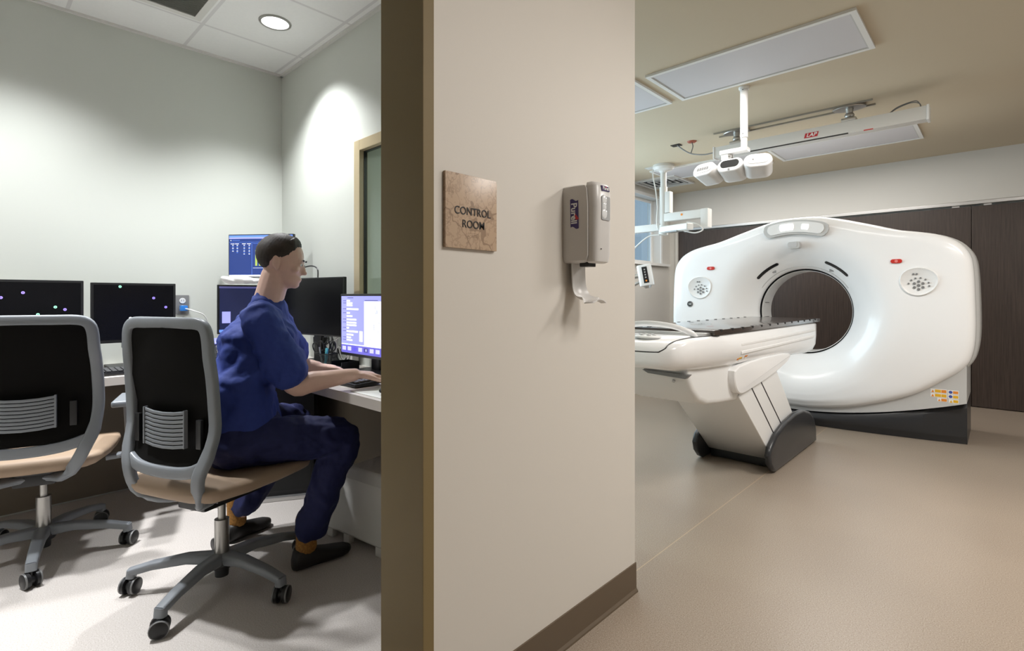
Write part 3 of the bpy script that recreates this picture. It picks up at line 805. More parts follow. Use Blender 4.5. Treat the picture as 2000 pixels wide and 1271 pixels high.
# cradle: rounded shell along Y
def sec(Y, w_, z0, z1, taper=.85, cr=.03):
    """cross section in XZ at Y, narrower below"""
    wb = w_*taper; h_ = z1-z0; a = min(.012, h_*.2); c_ = min(.06, h_*.38); e_ = min(.02, h_*.13); m_ = z0+h_*.55
    return [(GX-w_, Y, z1-a), (GX-w_+a, Y, z1), (GX+w_-a, Y, z1), (GX+w_, Y, z1-a), (GX+w_, Y, m_), (GX+w_-.006, Y, z0+c_),
            (GX+wb+.012, Y, z0+e_), (GX+wb-.02, Y, z0), (GX-wb+.02, Y, z0), (GX-wb-.012, Y, z0+e_), (GX-w_+.006, Y, z0+c_), (GX-w_, Y, m_)]
g = MB(); rr = []
prof_c = [(2.160, .10, .82, .850), (2.165, .16, .805, .866), (2.18, .20, .795, .882), (2.21, .228, .785, .900), (2.27, .248, .775, .915), (2.36, .258, .768, .923), (2.46, .262, .762, .926), (2.60, .262, .755, .926), (3.0, .258, .738, .925), (3.6, .254, .722, .925),
          (4.2, .25, .700, .925), (4.48, .25, .690, .925), (4.54, .248, .695, .923), (4.575, .24, .715, .915), (4.59, .22, .75, .90)]
for (Y, w_, z0, z1) in prof_c: rr.append(sec(Y, w_, z0, z1))
g.rings(rr)
cb = obj('cradle', g, 'white', t, world=True, smooth=45)
g = MB()
g.sweep([(GX+.256, 2.92, .86), (GX+.2535, 3.6, .862), (GX+.2515, 4.48, .868)], .018, .007, (1, 0, 0))
g.sweep([(GX+.256, 2.92, .815), (GX+.2535, 3.6, .815), (GX+.2515, 4.44, .82)], .018, .007, (1, 0, 0))
obj('side_rail', g, 'white2', cb, world=True, smooth=50)
g = MB()
gl = [(GX+.252, 2.55, .9268), (GX+.215, 2.40, .9268), (GX+.245, 2.285, .90), (GX+.243, 2.27, .862), (GX+.20, 2.193, .858), (GX+.0, 2.158, .865), (GX-.2, 2.193, .858)]
sp_ = [(GX+.262, 2.60, .925), (GX+.23, 2.45, .927), (GX+.20, 2.33, .9215), (GX+.188, 2.25, .9115), (GX+.184, 2.205, .899), (GX+.182, 2.185, .886), (GX+.165, 2.172, .874), (GX+.14, 2.167, .8675), (GX, 2.1655, .8655), (GX-.14, 2.167, .8675)]
g.tube(spline(sp_, 4), .0030, 6)
obj('panel_seam', g, 'ink', cb, world=True)
g = MB(); g.ell((GX+.03, 2.30, .925), (.07, .045, .012)); kk = obj('control_pad', g, 'white2', cb, world=True)
g = MB()
for a in range(0, 360, 60): g.ell((GX+.03+.035*math.cos(R(a)), 2.30+.022*math.sin(R(a)), .9365), (.012, .009, .005), seg=10)
obj('buttons', g, 'greyshell', kk, world=True)
g = MB(); hp = spline([(GX+.20, 2.455, .925), (GX+.185, 2.43, .948), (GX+.11, 2.40, .976), (GX, 2.385, .986), (GX-.11, 2.40, .976), (GX-.185, 2.43, .948), (GX-.20, 2.455, .925)], 6)
g.sweep(hp, .034, .020, (0, .5, 1)); obj('grab_handle', g, 'white', t, world=True, smooth=50)
# lift head belly
g = MB(); wy = .205
belly = [(2.34, .80), (2.37, .73), (2.42, .66), (2.50, .60), (2.60, .568), (2.75, .552), (3.0, .535), (3.12, .53), (3.75, .62), (4.02, .71), (4.05, .76)]
g.prism(belly, 'x', GX-wy, GX+wy, bev=.03); obj('lift_head', g, 'white2', t, world=True, smooth=40)
obj('recess_grip', MB().prism([(GX-.02, .757), (GX+.225, .752), (GX+.205, .732), (GX+.01, .742)], 'y', 2.338, 2.37), 'midgrey', t, world=True)
for s in (-1, 1):
    g = MB()
    pl_ = [(2.88, .755), (2.86, .68), (2.90, .60), (2.97, .575), (3.10, .585), (3.45, .618), (3.75, .665), (3.88, .70), (3.92, .75)]
    a, b = (GX+s*.17, GX+s*.243)
    qs = [V_ for V_ in pl_]; n_ = len(qs); sm = []
    for q in range(n_):
        p_, c__, x_ = Vector(qs[q-1]), Vector(qs[q]), Vector(qs[(q+1) % n_])
        for u in (.0, .33, .66): 
            A_ = (p_+c__)/2; B_ = (c__+x_)/2; sm.append(tuple(A_*(1-u)**2+c__*2*u*(1-u)+B_*u*u))
    g.prism(sm, 'x', min(a, b), max(a, b), bev=.014)
    obj('side_fairing', g, 'white', t, world=True, smooth=28)
# slanted pedestal column
g = MB(); wp = .213
ped = [(3.02, .545), (3.60, .075), (4.20, .075), (4.13, .22), (3.70, .66), (3.2, .66)]
ped = [(3.00, .56), (3.61, .06), (4.24, .06), (4.13, .22), (3.66, .66), (3.2, .66)]
g.prism(ped, 'x', GX-wp, GX+wp, bev=.008); pdl = obj('pedestal', g, 'white2', t, world=True, smooth=40)
for (ya, za, yb, zb) in ((3.20, .59, 3.74, .13), (3.36, .61, 3.92, .15)):
    for s in (-1, 1):
        xx = GX+s*(wp+.0004)
        g = MB(); g.sweep([(xx, ya, za), (xx, yb, zb)], .009, .004, (1, 0, 0))
        obj('panel_gap', g, 'ink', pdl, world=True)
# base
g = MB(); g.box(GX-.20, GX+.20, 3.62, 4.5, .004, .085, bev=.01); bs = obj('base', g, 'black', t, world=True)
hump = [(3.54, .004), (3.50, .02), (3.445, .07), (3.425, .13), (3.455, .185), (3.58, .245), (3.78, .292), (3.98, .312), (4.18, .305), (4.36, .26), (4.48, .19), (4.535, .10), (4.54, .004)]
for s in (-1, 1):
    a, b = GX+s*.150, GX+s*.252
    if s < 0:
        a, b = GX+s*.215, GX+s*.252
    g = MB().prism(hump, 'x', min(a, b) if s < 0 else GX+.2135, max(a, b), bev=.022 if s > 0 else .012)
    obj('base_cover', g, 'dkgrey', t, world=True, smooth=40)
g = MB(); 
xx = GX+.2586
st = [(2.90, .768, 'orange', .018), (2.925, .772, 'yellow', .035), (2.925, .760, 'paper', .035), (2.97, .770, 'paper', .02), (3.0, .777, 'orange', .04), (3.01, .765, 'paper', .03)]
for (y, z, m_, l_) in st:
    def xs_(q): return GX+.2317+.0208*min(1, (q-.762)/.04)+.0032
    z += .006; g.mat(m_).rings([[(xs_(z)-.004, q, z), (xs_(z), q, z), (xs_(z+.010), q, z+.010), (xs_(z+.010)-.004, q, z+.010)] for q in (y, y+l_)])
obj('warning_stickers', g, None, t, world=True, smooth=0, label='tiny yellow and orange stickers')
g = MB().disc((GX+.135, 2.368, .715), .008, (0, -1, -.8), .008); obj('screw_cap', g, 'drum', t, world=True)

# ---------------------------------------------------------------- laser bridge
t = thing('laser_bridge', 'long white laser beam housing with red logo hanging below ceiling rails', 'laser rail', (-1.14, 4.75, 2.38))
bx0, bx1 = -1.90, -.385; bz0, bz1 = 2.388, 2.485
obj('housing', MB().box(bx0, bx1, 4.70, 4.80, bz0, bz1, bev=.004), 'offwhite', t, world=True)
obj('end_cap', MB().box(bx1, bx1+.015, 4.695, 4.805, bz0-.005, bz1+.006, bev=.003), 'white2', t, world=True)
obj('end_cap', MB().box(bx0-.015, bx0, 4.695, 4.805, bz0-.005, bz1+.006, bev=.003), 'white2', t, world=True)
obj('laser_slot', MB().box(-1.75, -.86, 4.699, 4.712, bz0-.0015, bz0+.006), 'ink', t, world=True)
obj('slot_tip', MB().box(-.76, -.70, 4.699, 4.712, bz0-.0015, bz0+.004), 'red', t, world=True)
g = MB(); lx = -1.115
g.mat('logo_red').prism([(lx-.052, 2.412), (lx+.044, 2.412), (lx+.054, 2.450), (lx-.042, 2.450)], 'y', 4.698, 4.702)
g.mat('paper').merge(textmesh('LAP', .038, frame_mtx((lx+.001, 4.6972, 2.431), (1, 0, 0), (0, 0, 1)), bold=.0009, sx=1.15, shear=.25))
obj('logo', g, None, t, world=True, smooth=0, label='red rectangular logo with white letters')
for xx in (-1.72, -.86):
    g = MB(); g.lathe([(0, 0), (.095, 0), (.10, .006), (0, .006)], (xx, 4.745, HT-.022), 28, Matrix.Diagonal((1.15, .8, 1, 1)))
    g.cyl((xx, 4.745, HT-.02), (xx, 4.745, 2.535), .028, .022); g.ell((xx, 4.745, 2.535), (.034, .03, .03))
    br_ = obj('bracket', g, 'steel', t, world=True)
    obj('clamp', MB().box(xx-.05, xx+.05, 4.70, 4.79, bz1-.001, 2.512, bev=.01), 'steel', br_, world=True)
g = MB(); 
for (zz, k) in ((0, 0), (.008, .02)):
    g.tube(spline([(-.62, 4.76, bz1), (-.56, 4.77, bz1+.04+zz), (-.48+k, 4.77, bz1+.06+zz), (-.43, 4.76, bz1+.04), (-.42, 4.75, bz1)], 6), .0035, 6)
obj('cable', g, 'midgrey', t, world=True)
g = MB()
for y in (4.68, 4.81): g.box(-1.90, -.70, y-.006, y+.006, HT-.012, HT-.0005)
g.mat  # rails recessed in the ceiling
rl = single('ceiling_rail', g, 'steel', 'pair of slim metal rails on the ceiling carrying the laser beam', 'rail')
g = MB().box(-2.36, -2.27, 4.76, 4.83, HT-.006, HT-.0005); jb = thing('ceiling_wiring', 'pair of ceiling outlets with grey cables looping to the laser beam', 'cable', (-2.25, 4.79, HT-.006))
obj('outlet_plate', g, 'black', jb, world=True)
obj('outlet_plate', MB().lathe([(0, HT-.01), (.035, HT-.01), (.045, HT-.0005), (0, HT-.0005)], (-2.15, 4.78, 0)), mat('rust_red', (.35, .09, .05), .5), jb, world=True, label='round red-brown outlet')
g = MB(); g.tube(spline([(-2.30, 4.79, HT-.006), (-2.24, 4.78, 2.55), (-2.15, 4.77, 2.49), (-2.02, 4.76, 2.455), (-1.915, 4.75, 2.455)], 8), .006, 8)
g.tube(spline([(-2.15, 4.78, HT-.01), (-2.14, 4.78, 2.56), (-2.155, 4.775, 2.50)], 6), .005, 8)
obj('cable', g, 'midgrey', jb, world=True)

# ---------------------------------------------------------------- hanging camera
t = thing('ceiling_camera', 'white three lobed patient camera hanging on a pole from the ceiling', 'camera', (-1.34, 3.80, 1.93))
px, py = -1.325, 3.80
g = MB(); g.cyl((px, py, HT-.001), (px, py, 2.25), .026, seg=28); g.cyl((px, py, 2.25), (px, py, 2.165), .022, seg=28); obj('pole', g, 'white2', t, world=True)
obj('ceiling_collar', MB().lathe([(0, 2.59), (.032, 2.59), (.036, 2.60), (.036, HT-.0005), (0, HT-.0005)], (px, py, 0)), 'white2', t, world=True)
for z in (2.585, 2.275):
    g = MB(); g.disc((px-.0, py-.0245, z), .004, (0, -1, 0), .003, 10)
    obj('screw', g, 'midgrey', t, world=True)
g = MB(); g.box(px-.16, px+.03, py-.04, py+.035, 2.150, 2.180, bev=.006); g.box(px-.15, px-.10, py-.035, py+.03, 2.11, 2.16, bev=.005)
obj('bracket', g, 'white2', t, world=True)
obj('ball_joint', MB().ell((px-.10, py-.005, 2.135), (.026, .026, .026)), 'steel', t, world=True)
def pod(cx_, yaw, wd, ht, dp_):
    mtx = Matrix.Translation((cx_, 3.74, 2.045)) @ Matrix.Rotation(R(yaw), 4, 'Z') @ Matrix.Rotation(R(-22), 4, 'X')
    b = MB(); pl2 = rrect(0, 0, wd, ht, ht*.48, 8)
    b.prism(pl2, 'y', -.03, dp_, bev=.012); b.bm.transform(mtx); return b, mtx
for (cx_, yaw, nm) in ((-1.578, -14, 'l'), (-1.395, 0, 'm'), (-1.212, 16, 'r')):
    b, mtx = pod(cx_, yaw, .178, .108, .12)
    pd = obj('camera_pod', b, 'white', t, world=True, smooth=45)
    d = MB()
    if nm == 'm':
        d.prism(rrect(0, .008, .128, .056, .027, 8), 'y', -.0345, -.02); d.bm.transform(mtx); obj('lens_window', d, 'blackmat', pd, world=True)
        d = MB(); d.disc((0, -.0305, -.038), .008, (0, -1, 0), .003); d.bm.transform(mtx); obj('maker_badge', d, 'midgrey', pd, world=True)
    else:
        d.prism(rrect(0, .004, .135, .064, .03, 8), 'y', -.0325, -.02); d.bm.transform(mtx); obj('lens_window', d, 'greyshell', pd, world=True)
        d = MB()
        if nm == 'l':
            for k in range(5): d.box(-.05+k*.02, -.037+k*.02, -.0345, -.03, -.008, .012)
        else: d.disc((-.03, -.0325, .006), .004, (0, -1, 0), .003)
        d.bm.transform(mtx); obj('marking', d, 'midgrey', pd, world=True, smooth=0)

# ---------------------------------------------------------------- ceiling arm column
t = thing('ceiling_arm_mount', 'white jointed support arms on a ceiling column near the window', 'support arm', (-2.77, 5.42, 1.8))
ax, ay = -2.77, 5.42
g = MB(); g.lathe([(0, HT-.0005), (.115, HT-.0005), (.118, HT-.03), (.10, HT-.055), (.05, HT-.07), (.034, HT-.09), (.034, 2.25), (0, 2.25)], (ax, ay, 0)); obj('column', g, 'offwhite', t, world=True)
obj('sleeve', MB().cyl((ax, ay, 2.36), (ax, ay, 1.93), .043, seg=24).cyl((ax, ay, 1.93), (ax, ay, 1.82), .052, seg=24), 'offwhite', t, world=True)
obj('pivot_box', MB().box(ax+.035, ax+.095, ay-.04, ay+.04, 2.06, 2.30, bev=.01), 'offwhite', t, world=True)
obj('upper_arm', MB().box(ax+.03, ax+.46, ay-.05, ay+.05, 1.965, 2.055, bev=.008).box(ax+.45, ax+.53, ay-.055, ay+.055, 1.86, 2.06, bev=.01), 'offwhite', t, world=True)
g = MB(); g.box(0, .46, -.045, .045, -.035, .035, mtx=Matrix.Translation((ax, ay-.03, 1.875)) @ Matrix.Rotation(R(-25), 4, 'Z') @ Matrix.Rotation(R(2), 4, 'Y'), bev=.02, seg=3)
la = obj('lower_arm', g, 'offwhite', t, world=True)
g = MB(); g.box(.10, .30, -.047, .04, -.042, -.030, mtx=Matrix.Translation((ax, ay-.03, 1.875)) @ Matrix.Rotation(R(-25), 4, 'Z') @ Matrix.Rotation(R(2), 4, 'Y')); obj('rubber_pad', g, 'midgrey', la, world=True)
obj('logo_mark', MB().disc((ax+.24, ay-.0515, 2.02), .012, (0, -1, 0), .002), 'orange', t, world=True)
obj('rear_arm', MB().box(ax-.62, ax-.02, ay-.035, ay+.035, 1.87, 1.95, bev=.008), 'offwhite', t, world=True)
g = MB(); g.cyl((ax-.60, ay, 1.95), (ax-.60, ay, 1.72), .03); g.cyl((ax-.60, ay, 1.72), (ax-.68, ay-.04, 1.55), .02); obj('knuckle', g, 'offwhite', t, world=True)
g = MB(); g.tube(spline([(ax-.14, ay+.02, HT-.002), (ax-.13, ay, 2.50), (ax-.08, ay-.03, 2.33), (ax-.05, ay-.045, 2.15), (ax-.055, ay-.05, 1.98), (ax-.04, ay-.05, 1.88)], 8), .008, 8)
g.tube(spline([(ax-.02, ay-.06, 1.82), (ax-.16, ay-.08, 1.80), (ax-.36, ay-.10, 1.64), (ax-.50, ay-.12, 1.46), (ax-.56, ay-.1, 1.33)], 8), .009, 8)
g.tube(spline([(ax+.30, ay-.06, 1.93), (ax+.42, ay-.09, 1.90), (ax+.50, ay-.11, 1.83), (ax+.42, ay-.12, 1.80), (ax+.30, ay-.13, 1.83)], 8), .007, 8)
obj('cable', g, 'offwhite', t, world=True)
obj('ceiling_plate', MB().box(ax-.22, ax-.06, ay-.03, ay+.06, HT-.008, HT-.0005), 'offwhite', t, world=True)
# injector head
ix, iy, iz = -2.79, 5.05, 1.36
t = thing('injector_head', 'white contrast injector head with dark control strip at the pier edge', 'injector', (ix, iy, iz-.12))
mt = Matrix.Translation((ix, iy, iz)) @ Matrix.Rotation(R(25), 4, 'Z') @ Matrix.Rotation(R(-10), 4, 'Y')
b = MB().prism(rrect(0, 0, .15, .13, .03, 5), 'z', -.12, .11, bev=.015); b.bm.transform(mt); obj('body', b, 'white2', t, world=True)
b = MB().box(-.025, .03, -.068, -.062, -.09, .085, bev=.002); b.bm.transform(mt); cp = obj('control_strip', b, 'black', t, world=True)
b = MB()
for k in range(4): b.mat('drum').disc((.002, -.068, .055-k*.028), .008, (0, -1, 0), .002, 12)
b.mat('orange').disc((.002, -.068, -.065), .010, (0, -1, 0), .003, 12); b.bm.transform(mt); obj('buttons', b, None, cp, world=True)
b = MB().lathe([(0, -.145), (.03, -.145), (.045, -.12), (0, -.12)], (0, 0, 0)); b.bm.transform(mt); obj('syringe_port', b, 'alum', t, world=True)
b = MB().cyl((-.13, 0, .0), (-.06, 0, .0), .022).cyl((-.14, 0, -.09), (-.06, 0, -.06), .014); b.bm.transform(mt); obj('mount', b, 'steel', t, world=True)
b = MB().tube(spline([(ix-.10, iy, iz), (ix-.30, iy+.1, iz-.06), (-3.30, 5.32, 1.38), (-3.445, 5.38, 1.56)], 6), .012, 8); obj('hose', b, 'white2', t, world=True)

#@@CR
# ================================================================ CONTROL ROOM
DZ = .735
g = MB()
poly = [(XL+.001, -1.45), (-3.10, -1.45), (-3.10, 1.055), (-1.255, 1.055), (-1.255, YR-.001), (XL+.001, YR-.001)]
g.prism(poly, 'z', DZ-.04, DZ)
t = thing('desk', 'pale L shaped built in worktop along both control room walls', 'desk', (-3.2, 1.2, 0))
obj('worktop', g, 'desk', t, world=True, smooth=0)
for (a, b, c_, d_) in ((-1.31, -1.28, 1.10, 1.53), (-3.66, -3.13, -1.40, -1.37)):
    obj('support_panel', MB().box(a, b, c_, d_, .002, DZ-.0405), 'base', t, world=True, smooth=0)

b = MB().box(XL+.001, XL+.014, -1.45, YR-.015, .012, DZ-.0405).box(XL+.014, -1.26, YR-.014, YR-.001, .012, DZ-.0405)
obj('under_desk_shade', b, mat('taupe_shade', (.17, .14, .105), .6), t, world=True, smooth=0)  # added dark sheet; the shade below the worktop is put into its colour
# ---- monitors
def monitor(name, label, w_, h_, loc, rz, z_bot, scr, tilt=0, stand='stand', group=None, bez=.012, bezmat='black', deskz=DZ):
    """faces local -Y; local origin on the desk"""
    t = thing(name, label, 'monitor' , (loc[0], loc[1], deskz), rz, group)
    cz = z_bot-deskz+h_/2
    T = Matrix.Translation((0, 0, cz)) @ Matrix.Rotation(R(tilt), 4, 'X')
    b = MB().box(-w_/2, w_/2, 0, .022, -h_/2, h_/2, bev=.004); b.box(-w_*.3, w_*.3, .02, .045, -h_*.3, h_*.3, bev=.008); b.bm.transform(T)
    obj('housing', b, bezmat, t)
    b = MB().box(-w_/2+bez, w_/2-bez, -.0012, .003, -h_/2+bez*1.5, h_/2-bez); b.bm.transform(T)
    s = obj('screen', b, scr, t, smooth=0)
    if stand == 'stand':
        b = MB().box(-.035, .035, .045, .065, .012, cz, bev=.004).box(-.05, .05, .05, .075, cz*.35, cz*.45, bev=.003)
        obj('stand_neck', b, 'black', t)
        obj('stand_foot', MB().box(-.12, .12, -.06, .13, .0005, .014, bev=.005), 'black', t)
    elif stand == 'round':
        b = MB().box(-.03, .03, .045, .065, .012, cz, bev=.004); obj('stand_neck', b, 'black', t)
        obj('stand_foot', MB().lathe([(0, .0005), (.115, .0005), (.11, .012), (0, .016)], (0, .05, 0)), 'black', t)
    elif stand == 'wall':
        pass
    return t, s, T
def ui(parent, T, items, w_, h_, name='interface'):
    b = MB()
    for (u0, v0, u1, v1, m_) in items:   # u right 0..1, v down 0..1
        x0, x1 = (-.5+u0)*w_, (-.5+u1)*w_; z1, z0 = (.5-v0)*h_, (.5-v1)*h_
        b.mat(m_).box(x0, x1, -.0022, -.001, z0, z1)
    b.bm.transform(T); return obj(name, b, None, parent, smooth=0)
# two saver monitors on the left wall, facing +X
def dots(parent, T, L):
    for (x, z, c_) in L:
        b = MB(); b.mat(c_).disc((x, -.0012, z), .0068, (0, -1, 0), .0012, 16)
        b.mat('ui_d').box(x-.0035, x+.0035, -.0032, -.0024, z-.0008, z+.0008).box(x-.0008, x+.0008, -.0032, -.0024, z-.0045, z+.0045)
        b.bm.transform(T); obj('saver_dot', b, None, parent, smooth=0)
mx_ = -3.47
m2, s2, T2 = monitor('computer_monitor', 'dark monitor with five coloured dots, beside the wall outlet', .385, .325, (mx_, .645), PI/2, .872, 'scr_off', group=None)
dots(s2, T2, [(-.068, .142, 'dotg'), (.085, .080, 'dotv'), (.143, .028, 'dotv'), (-.022, -.030, 'dotw'), (.030, -.078, 'dotg')])
m1, s1, T1 = monitor('computer_monitor', 'dark monitor with coloured dots, above the nearest chair at left edge', .385, .325, (mx_, .232), PI/2, .880, 'scr_off')
dots(s1, T1, [(-.115, .075, 'dotv'), (-.038, .099, 'dotv'), (.081, .027, 'dotg'), (.118, .014, 'dotv'), (.016, -.009, 'dotg'), (-.14, .02, 'dotv'), (-.06, -.06, 'dotw')])
# TV across the corner
w_, h_ = .435, .272
tv, stv, Ttv = monitor('wall_monitor', 'blue data screen mounted high across the wall corner above the other monitors', w_, h_, (-3.375, 1.275), R(37), 1.243, 'scr_blue', stand='wall', bez=.006)
it = [(0, 0, 1, .05, 'ui_b'), (0, .05, 1, .085, 'scr_lil'), (0, .96, 1, 1, 'ui_w')]
it += [(.02, .115, .035, .13, 'ui_w'), (.05, .12, .17, .128, 'ui_b'), (.0, .165, 1, .17, 'ui_b')]
for (u, n_) in ((.04, 5), (.11, 6), (.22, 7), (.30, 7)):
    it += [(u-.015, .20, u+.045, .212, 'ui_w')]
    for k in range(n_): it.append((u+.01, .235+k*.035, u+.03, .25+k*.035, 'ui_b' if k % 2 else 'ui_w'))
it += [(.70, .18, 1, .96, 'ui_p')]
for k in range(7): it.append((.415+k*.058, .36-.02*(k % 3), .445+k*.058, .74, 'ui_y'))
it += [(.36, .18, .363, .95, 'ui_b'), (.38, .20, .62, .206, 'ui_b'), (.38, .79, .95, .795, 'ui_w'), (.92, .36, .97, .365, 'ui_w'), (.92, .5, .97, .505, 'ui_w'), (.8, .85, .9, .86, 'ui_w')]
ui(stv, Ttv, it, w_-.012, h_-.012)
g = MB(); g.box(-.04, .04, .04, .10, .55, .63); g.cyl((0, .09, .59), (-.02, .26, .59), .014)
obj('wall_arm', g, 'black', tv)
# corner monitor (lit blue), mostly behind the person
w_, h_ = .40, .30
m4, s4, T4 = monitor('computer_monitor', 'blue lit monitor behind the seated person in the desk corner', w_, h_, (-3.41, 1.245), R(80), .895, 'scr_blue')
s4.data.materials.clear(); s4.data.materials.append(mat('deep_navy_screen', (.01, .012, .03), .2, emit=(.010, .014, .055)))
ui(s4, T4, [(0, 0, 1, .04, 'ui_d'), (.72, .35, .97, .62, 'scr_cyan'), (.04, .55, .16, .8, 'scr_lil'), (0, .94, 1, 1, 'ui_b')], w_-.02, h_-.02)
# big blank monitor
m5, s5, T5 = monitor('computer_monitor', 'large blank black monitor right of the seated person', .595, .335, (-2.925, 1.385), R(9), .898, 'scr_off', tilt=0, bez=.006)
g = MB(); g.tube(spline([(-.16, .02, .53), (-.12, .03, .56), (-.05, .04, .57), (.02, .03, .55), (.04, .02, .50)], 6), .004, 8); obj('cable', g, 'black', m5)
# form monitor
w_, h_ = .535, .325
m6, s6, T6 = monitor('computer_monitor', 'monitor showing a lilac patient form beside the doorway jamb', w_, h_, (-2.318, 1.39), R(0), .812, 'scr_lil', bez=.012)
it = [(0, .86, 1, 1, 'scr_violet'), (0, .84, 1, .855, 'ui_w'), (.09, .838, .12, .857, 'dotg'), (.12, .015, .24, .026, 'ui_d')]
rows = [(.06, .17, .05), (.10, .22, .05), (.14, .22, .03), (.205, .34, .05), (.275, .17, .05), (.33, .22, .04), (.39, .30, .05), (.445, .30, .04), (.49, .30, .03), (.54, .15, .03), (.60, .33, .04), (.66, .24, .04), (.71, .19, .05), (.755, .22, .04)]
for i, (v, u1, hh) in enumerate(rows):
    it.append((.105, v, u1, v+.030, 'ui_w'))
    if i % 3 != 2: it.append((.03, v+.008, .095, v+.016, 'ui_d'))
    for q in range(3):
        if i in (5, 6): it.append((.14+q*.03, v, .145+q*.03, v+.03, 'scr_lil'))
it += [(.36, .60, .42, .78, 'ui_w'), (.45, .08, .78, .84, 'ui_w'), (.46, .06, .70, .07, 'ui_d')]
for k in range(22): it.append((.48+random.random()*.25, .12+random.random()*.6, 0, 0, 'ui_d'))
it = [q if q[2] > 0 else (q[0], q[1], q[0]+.008+random.random()*.01, q[1]+.03+random.random()*.05, 'scr_lil') for q in it]
for k, m_ in enumerate(('ui_w', 'ui_w', 'scr_violet', 'ui_w', 'ui_d', 'ui_w', 'ui_w', 'ui_w', 'ui_d')): it.append((.02+k*.107, .885, .092+k*.107, .955, m_))
it.append((.475, .90, .50, .94, 'ui_w'))
ui(s6, T6, it, w_-.03, h_-.03)

# ---- keyboards
def keyboard(loc, rz, label, km='keys'):
    t = thing('keyboard', label, 'keyboard', (loc[0], loc[1], DZ), rz)
    b = MB().box(-.22, .22, -.07, .07, .001, .016, mtx=Matrix.Rotation(R(3), 4, 'X') @ Matrix.Translation((0, 0, .004)), bev=.004); obj('case', b, 'black', t)
    b = MB()
    for r_ in range(5):
        n_ = 15
        for k in range(18):
            if r_ == 0 and 4 < k < 9: continue
            b.box(-.21+k*.0235, -.21+k*.0235+.0195, -.058+r_*.024, -.058+r_*.024+.0195, .016, .025, mtx=Matrix.Rotation(R(3), 4, 'X') @ Matrix.Translation((0, 0, .004)), bev=.002, seg=1)
        
    obj('keys', b, km, t); return t
keyboard((-3.215, .635), PI/2, 'black keyboard on the left worktop below the dotted monitor')
keyboard((-2.19, 1.195), R(0), 'grey black keyboard under the seated person hands', 'keys2')
single('notepad', MB().box(-3.33, -3.30, .5, .86, DZ+.0005, DZ+.010), 'paper', 'white paper pad lying behind the left keyboard', 'paper')
single('paper_sheet', MB().box(-2.62, -2.42, 1.11, 1.24, DZ+.0005, DZ+.002, mtx=None), 'paper', 'white sheet of paper on the worktop in front of the pen cup', 'paper')
single('paper_sheet', MB().box(-1.93, -1.70, 1.08, 1.30, DZ+.0005, DZ+.002), 'paper', 'white sheet of paper on the worktop beside the doorway jamb', 'paper')
# mouse by the jamb
t = thing('computer_mouse', 'dark computer mouse on the worktop at the doorway jamb', 'mouse', (-1.76, 1.16, DZ+.002))
obj('shell', MB().ell((0, 0, .016), (.03, .05, .018)), 'black', t); obj('cable', MB().tube(spline([(0, .045, .012), (-.02, .12, .004), (-.10, .2, .004), (-.2, .28, .004)], 6), .002, 6), 'black', t)
# desk phone
t = thing('desk_phone', 'dark desk phone with lit violet display behind the moving chair', 'telephone', (-3.44, .985, DZ), R(78))
b = MB().prism([(-.10, 0.001), (-.10, .035), (.03, .10), (.09, .13), (.10, .12), (.07, .001)], 'x', -.11, .11, bev=.004); obj('body', b, 'dkgrey', t)
b = MB().sweep(spline([(-.085, -.10, .055), (-.085, -.02, .085), (-.085, .08, .15)], 6), .045, .032, (0, -.4, 1)); obj('handset', b, 'black', t)
mtp = Matrix.Translation((.025, -.035, .073)) @ Matrix.Rotation(R(27), 4, 'X')
b = MB().box(-.05, .075, .055, .115, .004, .009, mtx=mtp); obj('display', b, 'scr_lil', t, smooth=0)
b = MB()
for i in range(3):
    for j in range(4): b.box(-.03+i*.028, -.01+i*.028, -.05+j*.022, -.036+j*.022, .003, .009, mtx=mtp)
obj('keys', b, 'midgrey', t, smooth=0)
# mesh pen cup and contents
cx_, cy_ = -2.615, 1.325
t = thing('pen_cup', 'black wire mesh pen holder on the worktop below the blank monitor', 'pen holder', (cx_, cy_, DZ), R(30))
b = MB(); s_ = .042; hh = .085
for (a0, a1, b0, b1) in ((-s_, s_, -s_, -s_+.0015), (-s_, s_, s_-.0015, s_), (-s_, -s_+.0015, -s_, s_), (s_-.0015, s_, -s_, s_)):
    pass
n_ = 13
for k in range(n_+1):
    q = -s_+2*s_*k/n_
    for (x, y) in ((q, -s_), (q, s_), (-s_, q), (s_, q)): b.box(x-.0008, x+.0008, y-.0008, y+.0008, .002, hh)
for k in range(14):
    z = .004+k*hh/14
    b.box(-s_, s_, -s_-.0008, -s_+.0008, z, z+.0016).box(-s_, s_, s_-.0008, s_+.0008, z, z+.0016).box(-s_-.0008, -s_+.0008, -s_, s_, z, z+.0016).box(s_-.0008, s_+.0008, -s_, s_, z, z+.0016)
obj('wire_mesh', b, 'black', t, smooth=0)
b = MB()
for (a0, a1, b0, b1) in ((-s_-.002, s_+.002, -s_-.002, -s_+.002), (-s_-.002, s_+.002, s_-.002, s_+.002), (-s_-.002, -s_+.002, -s_-.002, s_+.002), (s_-.002, s_+.002, -s_-.002, s_+.002)): b.box(a0, a1, b0, b1, hh-.004, hh+.002)
b.box(-s_, s_, -s_, s_, .0005, .003); obj('rim', b, 'black', t, smooth=0)
